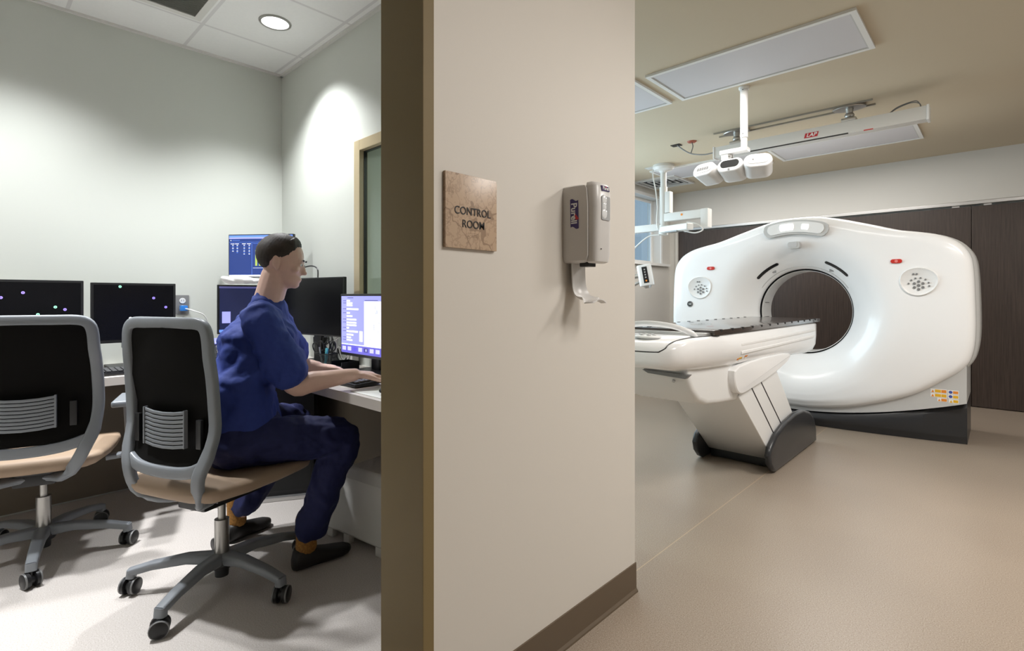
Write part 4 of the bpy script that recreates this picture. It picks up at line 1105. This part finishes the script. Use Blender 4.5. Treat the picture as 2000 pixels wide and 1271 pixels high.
def scissors(dx, dy, lean, rz, label, hm='black'):
    t = thing('scissors', label, 'scissors', (cx_+dx, cy_+dy, DZ+.006), rz)
    L_ = Matrix.Rotation(R(lean), 4, 'Y')
    b = MB().box(-.004, .004, -.001, .001, 0, .09, mtx=L_); obj('blade', b, 'steel', t, smooth=0)
    for s in (-1, 1):
        b = MB(); pts = [(s*.017+.014*math.cos(a), 0, .118+.026*math.sin(a)) for a in [2*PI*k/16 for k in range(17)]]
        b.tube(pts, .0036, 8, caps=False); b.tube([(0, 0, .082), (s*.010, 0, .095)], .004, 8); b.bm.transform(L_); obj('handle', b, hm, t)
scissors(-.015, -.010, -14, R(35), 'scissors with black loop handles leaning left in the pen cup')
scissors(.000, .014, 4, R(30), 'scissors with black handles upright in the pen cup')
single('highlighter', MB().cyl((cx_+.022, cy_-.02, DZ+.006), (cx_+.030, cy_-.012, DZ+.115), .0075, seg=14), 'teal', 'teal blue marker in the pen cup', 'pen')
single('pen', MB().cyl((cx_+.005, cy_-.025, DZ+.006), (cx_-.01, cy_-.035, DZ+.12), .004, seg=10), 'steel', 'silver pen in the pen cup', 'pen')
single('pen', MB().cyl((cx_-.20, 1.19, DZ+.0085), (cx_-.06, 1.20, DZ+.0085), .004, seg=10), mat('maroon', (.16, .03, .02), .4), 'maroon pencil lying on the worktop left of the keyboard', 'pen')
t = thing('desk_tray', 'small black open tray beside the pen cup', 'tray', (-2.50, 1.37, DZ))
b = MB().box(-.055, .055, -.05, .05, .0005, .004).box(-.055, .055, .047, .05, .004, .05).box(-.055, -.052, -.05, .05, .004, .05).box(.052, .055, -.05, .05, .004, .05).box(-.055, .055, -.05, -.047, .004, .03)
obj('shell', b, 'black', t, smooth=0)
# cable tangle behind the blank monitor
b = MB(); random.seed(3)
cms = ['black', 'offwhite', 'midgrey', 'black', 'drum', 'bluec']
for i in range(11):
    x = -3.06+random.random()*.40; y = 1.475+random.random()*.035
    P_ = [(x, y, DZ+.006)]
    for k in range(5): P_.append((x+random.uniform(-.10, .10), y+random.uniform(-.02, .015), DZ+.02+random.random()*.15))
    P_.append((x+random.uniform(-.05, .05), y, DZ+.17)); b.mat(cms[i % 6]).tube(spline(P_, 6), .003+random.random()*.0015, 6)
t = single('cable_bundle', b, None, 'tangled black and white cables on the worktop behind the blank monitor', 'cables', smooth=40); t['kind'] = 'stuff'
single('junction_box', MB().box(-2.70, -2.64, 1.49, 1.53, DZ+.0005, DZ+.15, bev=.004), 'offwhite', 'small off white connection box at the wall behind the blank monitor', 'box')
# outlet
t = thing('wall_outlet', 'grey wall outlet plate with a white receptacle right of the dotted monitor', 'outlet', (XL, .925, 1.02))
obj('plate', MB().box(XL+.0005, XL+.006, .890, .962, 1.015, 1.132, bev=.002), 'midgrey', t, world=True)
b = MB(); b.disc((XL+.006, .926, 1.098), .017, (1, 0, 0), .003).disc((XL+.006, .926, 1.052), .017, (1, 0, 0), .003); r_ = obj('receptacle', b, 'paper', t, world=True)
b = MB().box(XL+.0092, XL+.0102, .919, .921, 1.094, 1.104).box(XL+.0092, XL+.0102, .931, .933, 1.094, 1.104); obj('slots', b, 'ink', r_, world=True, smooth=0)
t = thing('power_plug', 'clear blue power plug with white cord in the wall outlet', 'plug', (XL+.01, .926, 1.04))
obj('plug_body', MB().box(XL+.0095, XL+.045, .908, .946, 1.035, 1.068, bev=.006), 'bluec', t, world=True)
obj('cord', MB().tube(spline([(XL+.04, .93, 1.05), (XL+.07, .97, 1.035), (XL+.08, 1.03, 1.0), (XL+.06, 1.06, .9), (XL+.05, 1.06, .80), (XL+.05, 1.08, DZ+.006)], 6), .0035, 8), 'paper', t, world=True)
single('small_carton', MB().box(-3.64, -3.58, .44, .515, DZ+.0005, DZ+.10, bev=.002), 'offwhite', 'small pale box standing on the worktop under the dotted monitor', 'box')

# ---- under the desk
t = thing('computer_cabinet', 'black computer cabinet with white labels under the corner of the desk', 'computer', (-2.96, 1.09, 0), R(60.5))
# local x along the front edge (left->right), -Y faces the room
b = MB().box(-.30, .30, 0, .34, .02, .66, bev=.006); obj('housing', b, 'black', t)
b = MB().box(-.285, .285, -.006, 0, .245, .255).box(-.285, .285, -.006, 0, .05, .225); obj('front_panel', b, 'blackmat', t, smooth=0)
obj('base_strip', MB().box(-.305, .305, -.03, .02, .002, .022, bev=.003), 'alum', t)
b = MB(); b.mat('paper').box(.16, .225, -.0075, -.005, .375, .52)
for k in range(9): b.mat('drum').box(.168, .168+random.uniform(.02, .048), -.0082, -.0074, .39+k*.013, .393+k*.013)
obj('label_sheet', b, None, t, smooth=0, label='white printed label sheet')
b = MB(); b.mat('paper').box(-.05, .11, -.009, -.006, .145, .195).mat('paper').box(.12, .20, -.009, -.006, .145, .225)
b.mat('yellow').box(.155, .195, -.0098, -.0088, .19, .22).box(.155, .195, -.0098, -.0088, .15, .175).mat('blue').disc((.135, -.009, .165), .012, (0, -1, 0), .001)
for k in range(4): b.mat('drum').box(-.04, .05, -.0098, -.0088, .152+k*.010, .154+k*.010)
obj('warning_stickers', b, None, t, smooth=0, label='white, yellow and blue stickers')
b = MB(); b.mat('paper').box(.03, .08, -.0085, -.006, .075, .105).mat('ink').disc((.043, -.0085, .09), .005, (0, -1, 0), .001).disc((.067, -.0085, .09), .005, (0, -1, 0), .001); obj('latch_plate', b, None, t, smooth=0)
# off-white unit
t = thing('floor_unit', 'off white floor standing plastic unit with a sloping side under the desk', 'appliance', (-2.13, 1.30, 0), R(8))
b = MB(); b.rings([[(-.20, -.10, .035), (.20, -.10, .035), (.20, .17, .035), (-.20, .17, .035)], [(-.20, -.105, .05), (.21, -.105, .05), (.21, .17, .05), (-.20, .17, .05)],
                   [(-.13, -.085, .29), (.20, -.085, .29), (.20, .16, .29), (-.13, .16, .29)], [(-.09, -.06, .335), (.19, -.06, .335), (.19, .15, .335), (-.09, .15, .335)]])
o = obj('casing', b, 'offwhite', t, smooth=20)
bv = o.modifiers.new('b', 'BEVEL'); bv.width = .012; bv.segments = 3; bake(o)
for (x, y) in ((-.17, -.085), (-.05, -.085), (.17, -.085), (-.17, .14), (.17, .14)): obj('foot', MB().box(x-.02, x+.02, y-.018, y+.012, .001, .04, bev=.003), 'offwhite', t)
single('hanging_cable', MB().tube(spline([(-1.93, 1.30, DZ-.045), (-1.90, 1.28, .66), (-1.80, 1.30, .60), (-1.66, 1.34, .53), (-1.52, 1.40, .44), (-1.45, 1.45, .30), (-1.42, 1.48, .02)], 8), .005, 8), 'black', 'black cable hanging under the worktop beside the doorway jamb', 'cable')
single('hanging_cable', MB().tube(spline([(-3.22, .66, DZ-.045), (-3.20, .68, .68), (-3.24, .72, .64), (-3.3, .73, .66), (-3.36, .70, DZ-.045)], 8), .005, 8), 'black', 'short black cable looped below the left worktop edge', 'cable')
b = MB()
for (dy, dz, ry_, rz_) in ((-.07, 0, .045, .020), (-.02, .006, .05, .026), (.035, .002, .05, .022), (.08, -.002, .035, .016)): b.ell((-3.40, 1.165+dy, 1.222+dz), (.032, ry_, rz_), Matrix.Rotation(R(-8+dy*200), 4, 'X'))
o = single('folded_cloth', b, 'paper', 'white cloth bundled on top of the corner monitor behind the person', 'cloth'); remesh(o, .004, 3); o.data.materials.clear(); o.data.materials.append(M['paper'])

#@@CHAIR
# ---------------------------------------------------------------- task chairs
def make_chair(label, loc, rz, base_rot, back_h=1.03, arms=True, group=None, yb=-.245, rc=1.0, bw_=1.0):
    t = thing('office_chair', label, 'chair', (loc[0], loc[1], 0), rz, group)
    cg = 'chairgrey'
    # seat
    b = MB(); rr = []
    hwx = .245
    for (y, w_, z0, z1) in ((-.235, .17, .425, .445), (-.225, .205, .412, .462), (-.19, .235, .402, .472), (-.08, .25, .398, .470), (.05, .253, .398, .466), (.15, .25, .400, .466), (.21, .24, .400, .462), (.245, .215, .402, .450), (.262, .17, .412, .432)):
        ring_ = []
        for k in range(20):
            a = 2*PI*k/20; ca, sa = math.cos(a), math.sin(a)
            ring_.append((w_*math.copysign(abs(ca)**.45, ca), y, (z0+z1)/2+(z1-z0)/2*math.copysign(abs(sa)**.7, sa)+.012*abs(ca)**3))
        rr.append(ring_)
    b.rings(rr); obj('seat', b, 'tan', t, smooth=60)
    obj('seat_pan', MB().box(-.15, .15, -.14, .15, .382, .404, bev=.01), 'black', t)
    obj('tilt_mechanism', MB().box(-.07, .07, -.13, .13, .335, .385, bev=.012), 'black', t)
    # column
    b = MB().cyl((0, 0, .34), (0, 0, .20), .014).cyl((0, 0, .255), (0, 0, .10), .026); obj('gas_lift', b, 'steel', t)
    b = MB().lathe([(0, .125), (.036, .125), (.045, .11), (.048, .085), (.04, .07), (.026, .066), (.024, .035), (0, .035)]); obj('hub', b, 'dkgrey', t)
    for k in range(5):
        a = R(base_rot+72*k)-rz; d = Vector((math.cos(a), math.sin(a), 0))
        b = MB().sweep([d*.02+Vector((0, 0, .105)), d*.12+Vector((0, 0, .113)), d*.24+Vector((0, 0, .100)), d*.315+Vector((0, 0, .083))], [.055, .046, .04, .036], [.045, .036, .03, .028], (0, 0, 1))
        b.sweep([d*.308+Vector((0, 0, .092)), d*.312+Vector((0, 0, .062))], .036, .03, tuple(d))
        lg_ = obj('leg', b, cg, t, smooth=50)
        sd = Vector((-d.y, d.x, 0)); c0 = d*.315+Vector((0, 0, .031))
        ry = R(25+k*47); ax_ = Vector((math.cos(a+ry), math.sin(a+ry), 0))
        cst = MB()
        for s in (-1, 1):
            p0 = c0+ax_*(s*.007); p1 = c0+ax_*(s*.027)
            cst.mat('black').tube([p0, p0+ax_*(s*.002), p1-ax_*(s*.003), p1], [.026, .030, .030, .026], 20)
            cst.mat('midgrey').tube([p1-ax_*(s*.006), p1-ax_*(s*.001)], [.0305, .0295], 20)
        cst.mat('black').cyl(c0-ax_*.008, c0+ax_*.008, .018).cyl(c0, c0+Vector((0, 0, .04)), .008)
        obj('caster', cst, None, lg_, smooth=40)
    # back frame loop
    def side(s):
        return [Vector((s*x*(bw_ if z > .45 else 1), yb+(y-yb)*(rc if z > .7 else 1), z)) for x, y, z in ((.10, yb-.055, back_h), (.17, yb-.054, back_h-.001), (.205, yb-.052, back_h-.012), (.222, yb-.048, back_h-.045), (.226, yb-.035, back_h-.12), (.230, yb-.012, .84), (.232, yb+.008, .74),
                (.232, yb+.005, .66), (.222, yb-.015, .58), (.195, yb-.03, .51), (.158, yb-.015, .435), (.115, yb+.04, .385), (.06, yb+.12, .372), (.0, yb+.15, .372))]
    path = side(-1)[::-1]+side(1)
    path = spline([tuple(p) for p in path], 3)
    nr = []
    for p in path:
        nr.append(Vector((0, 1, 0)) if p.z > .45 else Vector((0, .6+.0*p.z, -.8)) if p.z < .40 else Vector((0, .85, -.5)))
    wd = [.040 if p.z > .6 else .046 for p in path]
    b = MB().sweep(path, wd, .026, nr); fr = obj('back_frame', b, cg, t, smooth=50)
    b = MB().sweep(spline([(-.205*bw_, yb-.02, .545), (-.12, yb-.028, .520), (0, yb-.03, .512), (.12, yb-.028, .520), (.205*bw_, yb-.02, .545)], 5), .042, .022, (0, 1, 0)); obj('cross_bar', b, cg, fr, smooth=50)
    # mesh panel
    b = MB(); rows_ = []
    zs_ = [back_h-.012, back_h-.06, back_h-.13, .84, .74, .66, .58, .535]
    ys_ = [-.054*rc, -.046*rc, -.03*rc, -.010, .010, .010, -.005, -.018]
    ws_ = [q*bw_ for q in (.19, .208, .212, .216, .218, .214, .205, .195)]
    for z, y, w_ in zip(zs_, ys_, ws_):
        rows_.append([(w_*(-1+2*k/10), yb+y-.012*(1-(2*k/10-1)**2), z) for k in range(11)]+[(w_*(1-2*k/10), yb+y+.004-.012*(1-(2*k/10-1)**2), z) for k in range(11)])
    b.rings(rows_); obj('mesh_back', b, 'mesh', t, smooth=50)
    # lumbar
    b = MB()
    for k in range(9):
        z = .598+k*.0145; b.sweep([(x, yb-.012-.014*(1-(x/.13)**2)-.004, z+.008*(x/.1)**2) for x in (-.10, -.05, 0, .05, .10)], .0115, .006, (0, 1, 0))
    b.box(-.104, -.098, yb-.028, yb-.014, .60, .73).box(.098, .104, yb-.028, yb-.014, .60, .73)
    obj('lumbar_support', b, cg, t, smooth=40)
    for s in (-1, 1): obj('lumbar_slider', MB().box(s*.155-.012, s*.155+.012, yb-.016, yb-.002, .60, .70, bev=.004), 'black', t)
    if arms:
        for s in (-1, 1):
            b = MB().sweep([(s*.22, .0, .392), (s*.275, .0, .395), (s*.30, -.002, .42), (s*.303, -.005, .50), (s*.295, -.005, .63)], [.05]*5, [.024, .024, .028, .028, .026], [(0, 0, 1), (0, 0, 1), (-s*.7, 0, .7), (1, 0, 0), (1, 0, 0)])
            am = obj('arm_support', b, cg, t, smooth=50)
            obj('arm_pad', MB().box(s*.295-.042, s*.295+.042, -.12, .13, .632, .660, bev=.012, seg=3), 'chairgrey', am, smooth=50)
    return t
f1 = Vector((-.95, .31)); c1 = make_chair('grey framed office chair with black mesh back at left edge, tucked to the desk', (-3.03, .235), math.atan2(f1.y, f1.x)-PI/2, 54-72*3+7, group=None)
f2 = Vector((-.38, .925)); c2 = make_chair('grey framed office chair with tan seat under the seated person', (-2.214, .690), math.atan2(f2.y, f2.x)-PI/2, 20, arms=False, yb=-.205, rc=.35, bw_=.90)

#@@MAN
# ---------------------------------------------------------------- person
F = Vector((.45, .893, 0)); L = Vector((-.893, .45, 0)); U = Vector((0, 0, 1))
def limb(mb, pts, rad, seg=16):
    P_ = spline(pts, 5); n = len(pts)-1; rr = []
    for i in range(len(P_)):
        u = i/5; k = min(int(u), n-1); f_ = u-k; a, b_ = rad[k], rad[min(k+1, n)]
        if isinstance(a, tuple): rr.append(tuple(a[j]+(b_[j]-a[j])*f_ for j in (0, 1)))
        else: rr.append(a+(b_-a)*f_)
    mb.tube(P_, rr, seg)
    r0 = rr[0] if not isinstance(rr[0], tuple) else min(rr[0]); r1 = rr[-1] if not isinstance(rr[-1], tuple) else min(rr[-1])
    mb.ell(P_[0], (r0, r0, r0), seg=12); mb.ell(P_[-1], (r1, r1, r1), seg=12)
V = Vector
pel = V((-2.185, .775, .585))
shR, shL = V((-2.035, .772, 1.025)), V((-2.338, .932, 1.035))
ch = (shR+shL)/2+V((0, 0, -.06))-F*.005
nk0 = V((-2.192, .852, 1.088))
hd = V((-2.172, .905, 1.262))
elR, wrR = V((-2.005, .882, .778)), V((-1.957, 1.115, .797))
elL, wrL = V((-2.34, 1.12, .79)), V((-2.225, 1.12+.12, .782))
elL = V((-2.36, 1.05, .80)); wrL = V((-2.30, 1.12, .797)); 
hipR, hipL = pel+V((.085, -.043, 0)), pel-V((.085, -.043, 0))
knR, anR = V((-2.045, 1.105, .515)), V((-2.10, .975, .105))
knL, anL = V((-2.44, 1.08, .52)), V((-2.575, .865, .105))
def hand(mb, wr, dirv, up, side, curl):
    """palm and five fingers; side=+1: thumb toward +lat"""
    d = dirv.normalized(); lat = up.cross(d).normalized(); upn = d.cross(lat).normalized()
    pc = wr+d*.045
    limb(mb, [wr-d*.01, wr+d*.03, wr+d*.075], [(.026, .019), (.036, .017), (.040, .014)], 14)
    lens = [.070, .078, .072, .058]
    for i in range(4):
        o = (i-1.5)*.0195*(-side)
        b0 = wr+d*.078+lat*o; sp = (i-1.5)*(-side)*.09
        dd = (d+lat*sp).normalized(); l_ = lens[i]; dn = -upn
        p1 = b0+dd*l_*.42+dn*l_*.10; p2 = p1+dd*l_*.30+dn*l_*curl*.55; p3 = p2+dd*l_*.18+dn*l_*curl*.8
        limb(mb, [b0-dd*.01, b0, p1, p2, p3], [.0092, .0092, .0085, .0078, .0068], 8)
    tb_ = wr+d*.025+lat*side*.026
    limb(mb, [tb_, tb_+d*.028+lat*side*.020-upn*.006, tb_+d*.055+lat*side*.026-upn*.014, tb_+d*.072+lat*side*.022-upn*.018], [.0135, .0115, .0098, .0082], 8)
b = MB()
# head
yaw = math.atan2(F.y, F.x)
F2 = V((.56, .83, 0)).normalized(); yaw = math.atan2(F2.y, F2.x)
HM = Matrix.Translation(hd) @ Matrix.Rotation(yaw, 4, 'Z') @ Matrix.Rotation(R(10), 4, 'Y') @ Matrix.Scale(.95, 4)   # local x forward, y left, z up
def hl(mb, c, r, rot=None, seg=20): mb.ell((0, 0, 0), (1, 1, 1), HM @ Matrix.Translation(c) @ (rot or Matrix()) @ Matrix.Diagonal((*r, 1)), seg)
hl(b, (-.008, 0, .030), (.094, .074, .084)); hl(b, (.022, 0, -.005), (.070, .064, .085)); hl(b, (.036, 0, -.060), (.052, .050, .046))
hl(b, (.065, 0, -.082), (.022, .026, .020)); hl(b, (-.005, 0, -.05), (.06, .057, .05))
hl(b, (.088, 0, -.018), (.014, .012, .022)); hl(b, (.098, 0, -.028), (.013, .011, .010)); hl(b, (.078, 0, .022), (.012, .042, .010))
hl(b, (.083, 0, -.058), (.010, .022, .006)); hl(b, (.081, 0, -.067), (.010, .019, .006))
for s in (-1, 1):
    hl(b, (.062, s*.040, -.018), (.022, .018, .018)); hl(b, (-.008, s*.074, -.005), (.016, .008, .030), Matrix.Rotation(R(-12), 4, 'Y')); hl(b, (.0, s*.073, -.028), (.009, .007, .011))
    hl(b, (.077, s*.029, .004), (.011, .013, .009))
limb(b, [nk0-F*.02-U*.05, nk0, hd+HM.to_3x3() @ V((-.015, 0, -.06))], [.068, .057, .056])
# torso/hidden body
limb(b, [pel, pel+U*.15-F*.03, ch-U*.08, ch], [.095, .09, .10, .09], 20)
for sh, el, wr in ((shR, elR, wrR), (shL, elL, wrL)):
    limb(b, [sh, (sh+el)/2, el, el+(wr-el)*.3, wr], [.052, .048, .040, .042, .026])
for hp_, kn, an in ((hipR, knR, anR), (hipL, knL, anL)):
    limb(b, [hp_, (hp_+kn)/2, kn, kn+(an-kn)*.35, an], [.078, .07, .052, .050, .036])
hand(b, wrR, V((.16, 1, -.10)), U, -1, .35)
hand(b, wrL, V((.35, .9, -.12)), U, 1, .35)
man = single('person', b, 'skin', 'person in royal blue scrubs seated on the rolling chair, leaning forward and typing', 'person')
remesh(man, .0042, 3, .5)
man.data.materials.clear(); man.data.materials.append(M['skin'])
def cloth(name, mb, m, vox=.006, it=5, wr_=True):
    o = obj(name, mb, m, man, world=True); remesh(o, vox, it)
    if wr_:
        tx = bpy.data.textures.new(name, 'CLOUDS'); tx.noise_scale = .055; tx.noise_depth = 2
        d = o.modifiers.new('d', 'DISPLACE'); d.texture = tx; d.strength = .014; d.mid_level = .5; d.texture_coords = 'LOCAL'; bake(o)
        tx = bpy.data.textures.new(name+'_folds', 'WOOD'); tx.noise_scale = .09; tx.turbulence = 9; tx.wood_type = 'BANDNOISE'
        d = o.modifiers.new('d', 'DISPLACE'); d.texture = tx; d.strength = .009; d.mid_level = .5; d.texture_coords = 'LOCAL'; bake(o)
        for p in o.data.polygons: p.use_smooth = True
    o.data.materials.clear(); o.data.materials.append(M[m]); return o
# top
b = MB()
tor = [pel-U*.045-F*.02, pel+U*.08-F*.035, pel+U*.20-F*.040, ch-U*.12-F*.035, ch-F*.022, ch+U*.045-F*.018, ch+U*.082-F*.010]
P_ = spline(tor, 5)
rad = [(.172, .150), (.175, .148), (.178, .146), (.19, .148), (.185, .142), (.150, .110), (.095, .080)]
rr = []
for i, p in enumerate(P_):
    u = i/5; k = min(int(u), len(tor)-2); f_ = u-k; ra = [rad[k][j]+(rad[k+1][j]-rad[k][j])*f_ for j in (0, 1)]
    LL = (L if p.z < .75 else (shL-shR).normalized()*1.0); LL = V((LL.x, LL.y, 0)).normalized(); FF = LL.cross(U)
    ring_ = []
    for q in range(28):
        a = 2*PI*q/28; ca, sa = math.cos(a), math.sin(a)
        ring_.append(p+LL*ra[0]*math.copysign(abs(ca)**.85, ca)+FF*ra[1]*math.copysign(abs(sa)**.9, sa))
    rr.append(ring_)
b.rings(rr)
limb(b, [shR-U*.005+L*.05+U*.025, shR+U*.005, shR+(elR-shR)*.45+V((-.0, .0, 0)), shR+(elR-shR)*.72], [.066, .070, .076, .084])
limb(b, [shL-U*.005-L*.05+U*.025, shL+U*.005, shL+(elL-shL)*.45, shL+(elL-shL)*.72], [.066, .070, .076, .084])
limb(b, [nk0-U*.045, nk0+U*.0], [(.082, .080), (.066, .066)])
cloth('scrub_top', b, 'scrub')
pass
b = MB()
limb(b, [pel-U*.03-F*.03, pel+U*.02], [(.165, .13), (.165, .128)])
for hp_, kn, an in ((hipR, knR, anR), (hipL, knL, anL)):
    limb(b, [hp_-U*.012-F*.03, (hp_+kn)/2, kn, kn+(an-kn)*.35, kn+(an-kn)*.86], [.100, .092, .076, .070, .064])
cloth('trousers', b, 'scrub2')
for an, toe in ((anR, V((-2.092, 1.165, .02))), (anL, V((-2.625, 1.03, .02)))):
    b = MB(); limb(b, [an+U*.09, an+U*.02, an-U*.02], [.043, .040, .042]); obj('sock', b, 'sock', man, world=True, smooth=60)
    d = V((toe.x-an.x, toe.y-an.y, 0)); ln_ = d.length; d.normalize(); s_ = V((-d.y, d.x, 0))
    hl_ = V((an.x, an.y, 0))-d*.055
    b = MB(); rr = []
    tot = ln_+.055
    for (f_, w_, h_, zz) in ((0, .020, .05, .004), (.04, .034, .078, .001), (.15, .040, .085, .001), (.28, .041, .083, .001), (.42, .042, .068, .001), (.60, .047, .055, .001), (.78, .048, .046, .001), (.92, .038, .038, .003), (1.0, .018, .026, .008)):
        c0 = hl_+d*tot*f_; ring_ = []
        for k in range(18):
            a = 2*PI*k/18; ca, sa = math.cos(a), math.sin(a)
            ring_.append(c0+s_*w_*math.copysign(abs(ca)**.8, ca)+U*(zz+h_/2+h_/2*math.copysign(abs(sa)**.75, sa)))
        rr.append(ring_)
    b.rings(rr); so = obj('shoe', b, 'shoe', man, world=True, smooth=60)
# hair: a short cap that follows the skull and thins out to the hairline
EL = [((-.008, 0, .030), (.094, .074, .084)), ((.022, 0, -.005), (.070, .064, .085)), ((-.005, 0, -.05), (.06, .057, .05))]
O_ = V((-.010, 0, .012))
def skull(dv):
    best = 0
    for c_, r_ in EL:
        o_ = V(((O_[k]-c_[k])/r_[k] for k in range(3))); d_ = V((dv[k]/r_[k] for k in range(3)))
        A = d_.dot(d_); B = 2*o_.dot(d_); Cc = o_.dot(o_)-1; D_ = B*B-4*A*Cc
        if D_ > 0: best = max(best, (-B+math.sqrt(D_))/(2*A))
    return best
HL = [(0, 44), (25, 42), (45, 30), (60, 16), (74, 8), (95, 6), (108, -8), (120, -30), (140, -38), (180, -42)]
def hairline(ph):
    a = abs(math.degrees(math.atan2(math.sin(ph), math.cos(ph))))
    for (p, e), (q, f_) in zip(HL, HL[1:]):
        if p <= a <= q:
            u = (a-p)/(q-p); u = u*u*(3-2*u); return R(e+(f_-e)*u)
    return R(HL[-1][1])
b = MB(); rr = []; NA = 96; NE = 26
def hp3(ph, el_, off):
    dv = V((math.cos(el_)*math.cos(ph), math.cos(el_)*math.sin(ph), math.sin(el_))); return HM @ (O_+dv*(skull(dv)+off))
for k in range(NE+1):
    f_ = k/NE; ring_ = []
    for i in range(NA):
        ph = 2*PI*i/NA; e0 = hairline(ph)+R(1.5)*math.sin(i*2.7); el_ = PI/2*.995+(e0-PI/2*.995)*f_
        a_ = abs(math.degrees(math.atan2(math.sin(ph), math.cos(ph))))
        th = .011*(1-f_)**.6+.004+(.006 if a_ < 50 else 0)*(f_ > .5)
        th = th*(1-f_**6)+.0004+.0012*math.sin(i*5.1+k*1.3)*math.sin(k*2.1+i*.7)
        ring_.append(hp3(ph, el_, th))
    rr.append(ring_)
rr.append([hp3(2*PI*i/NA, hairline(2*PI*i/NA), -.006) for i in range(NA)])
b.rings(rr, cap0=True, cap1=False)
hr = obj('hair', b, 'hair', man, world=True, smooth=80)
for s in (-1, 1):
    b = MB(); hl(b, (.0835, s*.029, .004), (.006, .010, .0055), seg=12); ey = obj('eye', b, 'paper', man, world=True)
    b = MB(); hl(b, (.0885, s*.029, .004), (.002, .0045, .0045), seg=10); obj('iris', b, 'ink', ey, world=True)
    b = MB(); hl(b, (.092, s*.030, .024), (.004, .016, .004), Matrix.Rotation(R(s*6), 4, 'X'), 10); obj('eyebrow', b, 'hair', man, world=True)
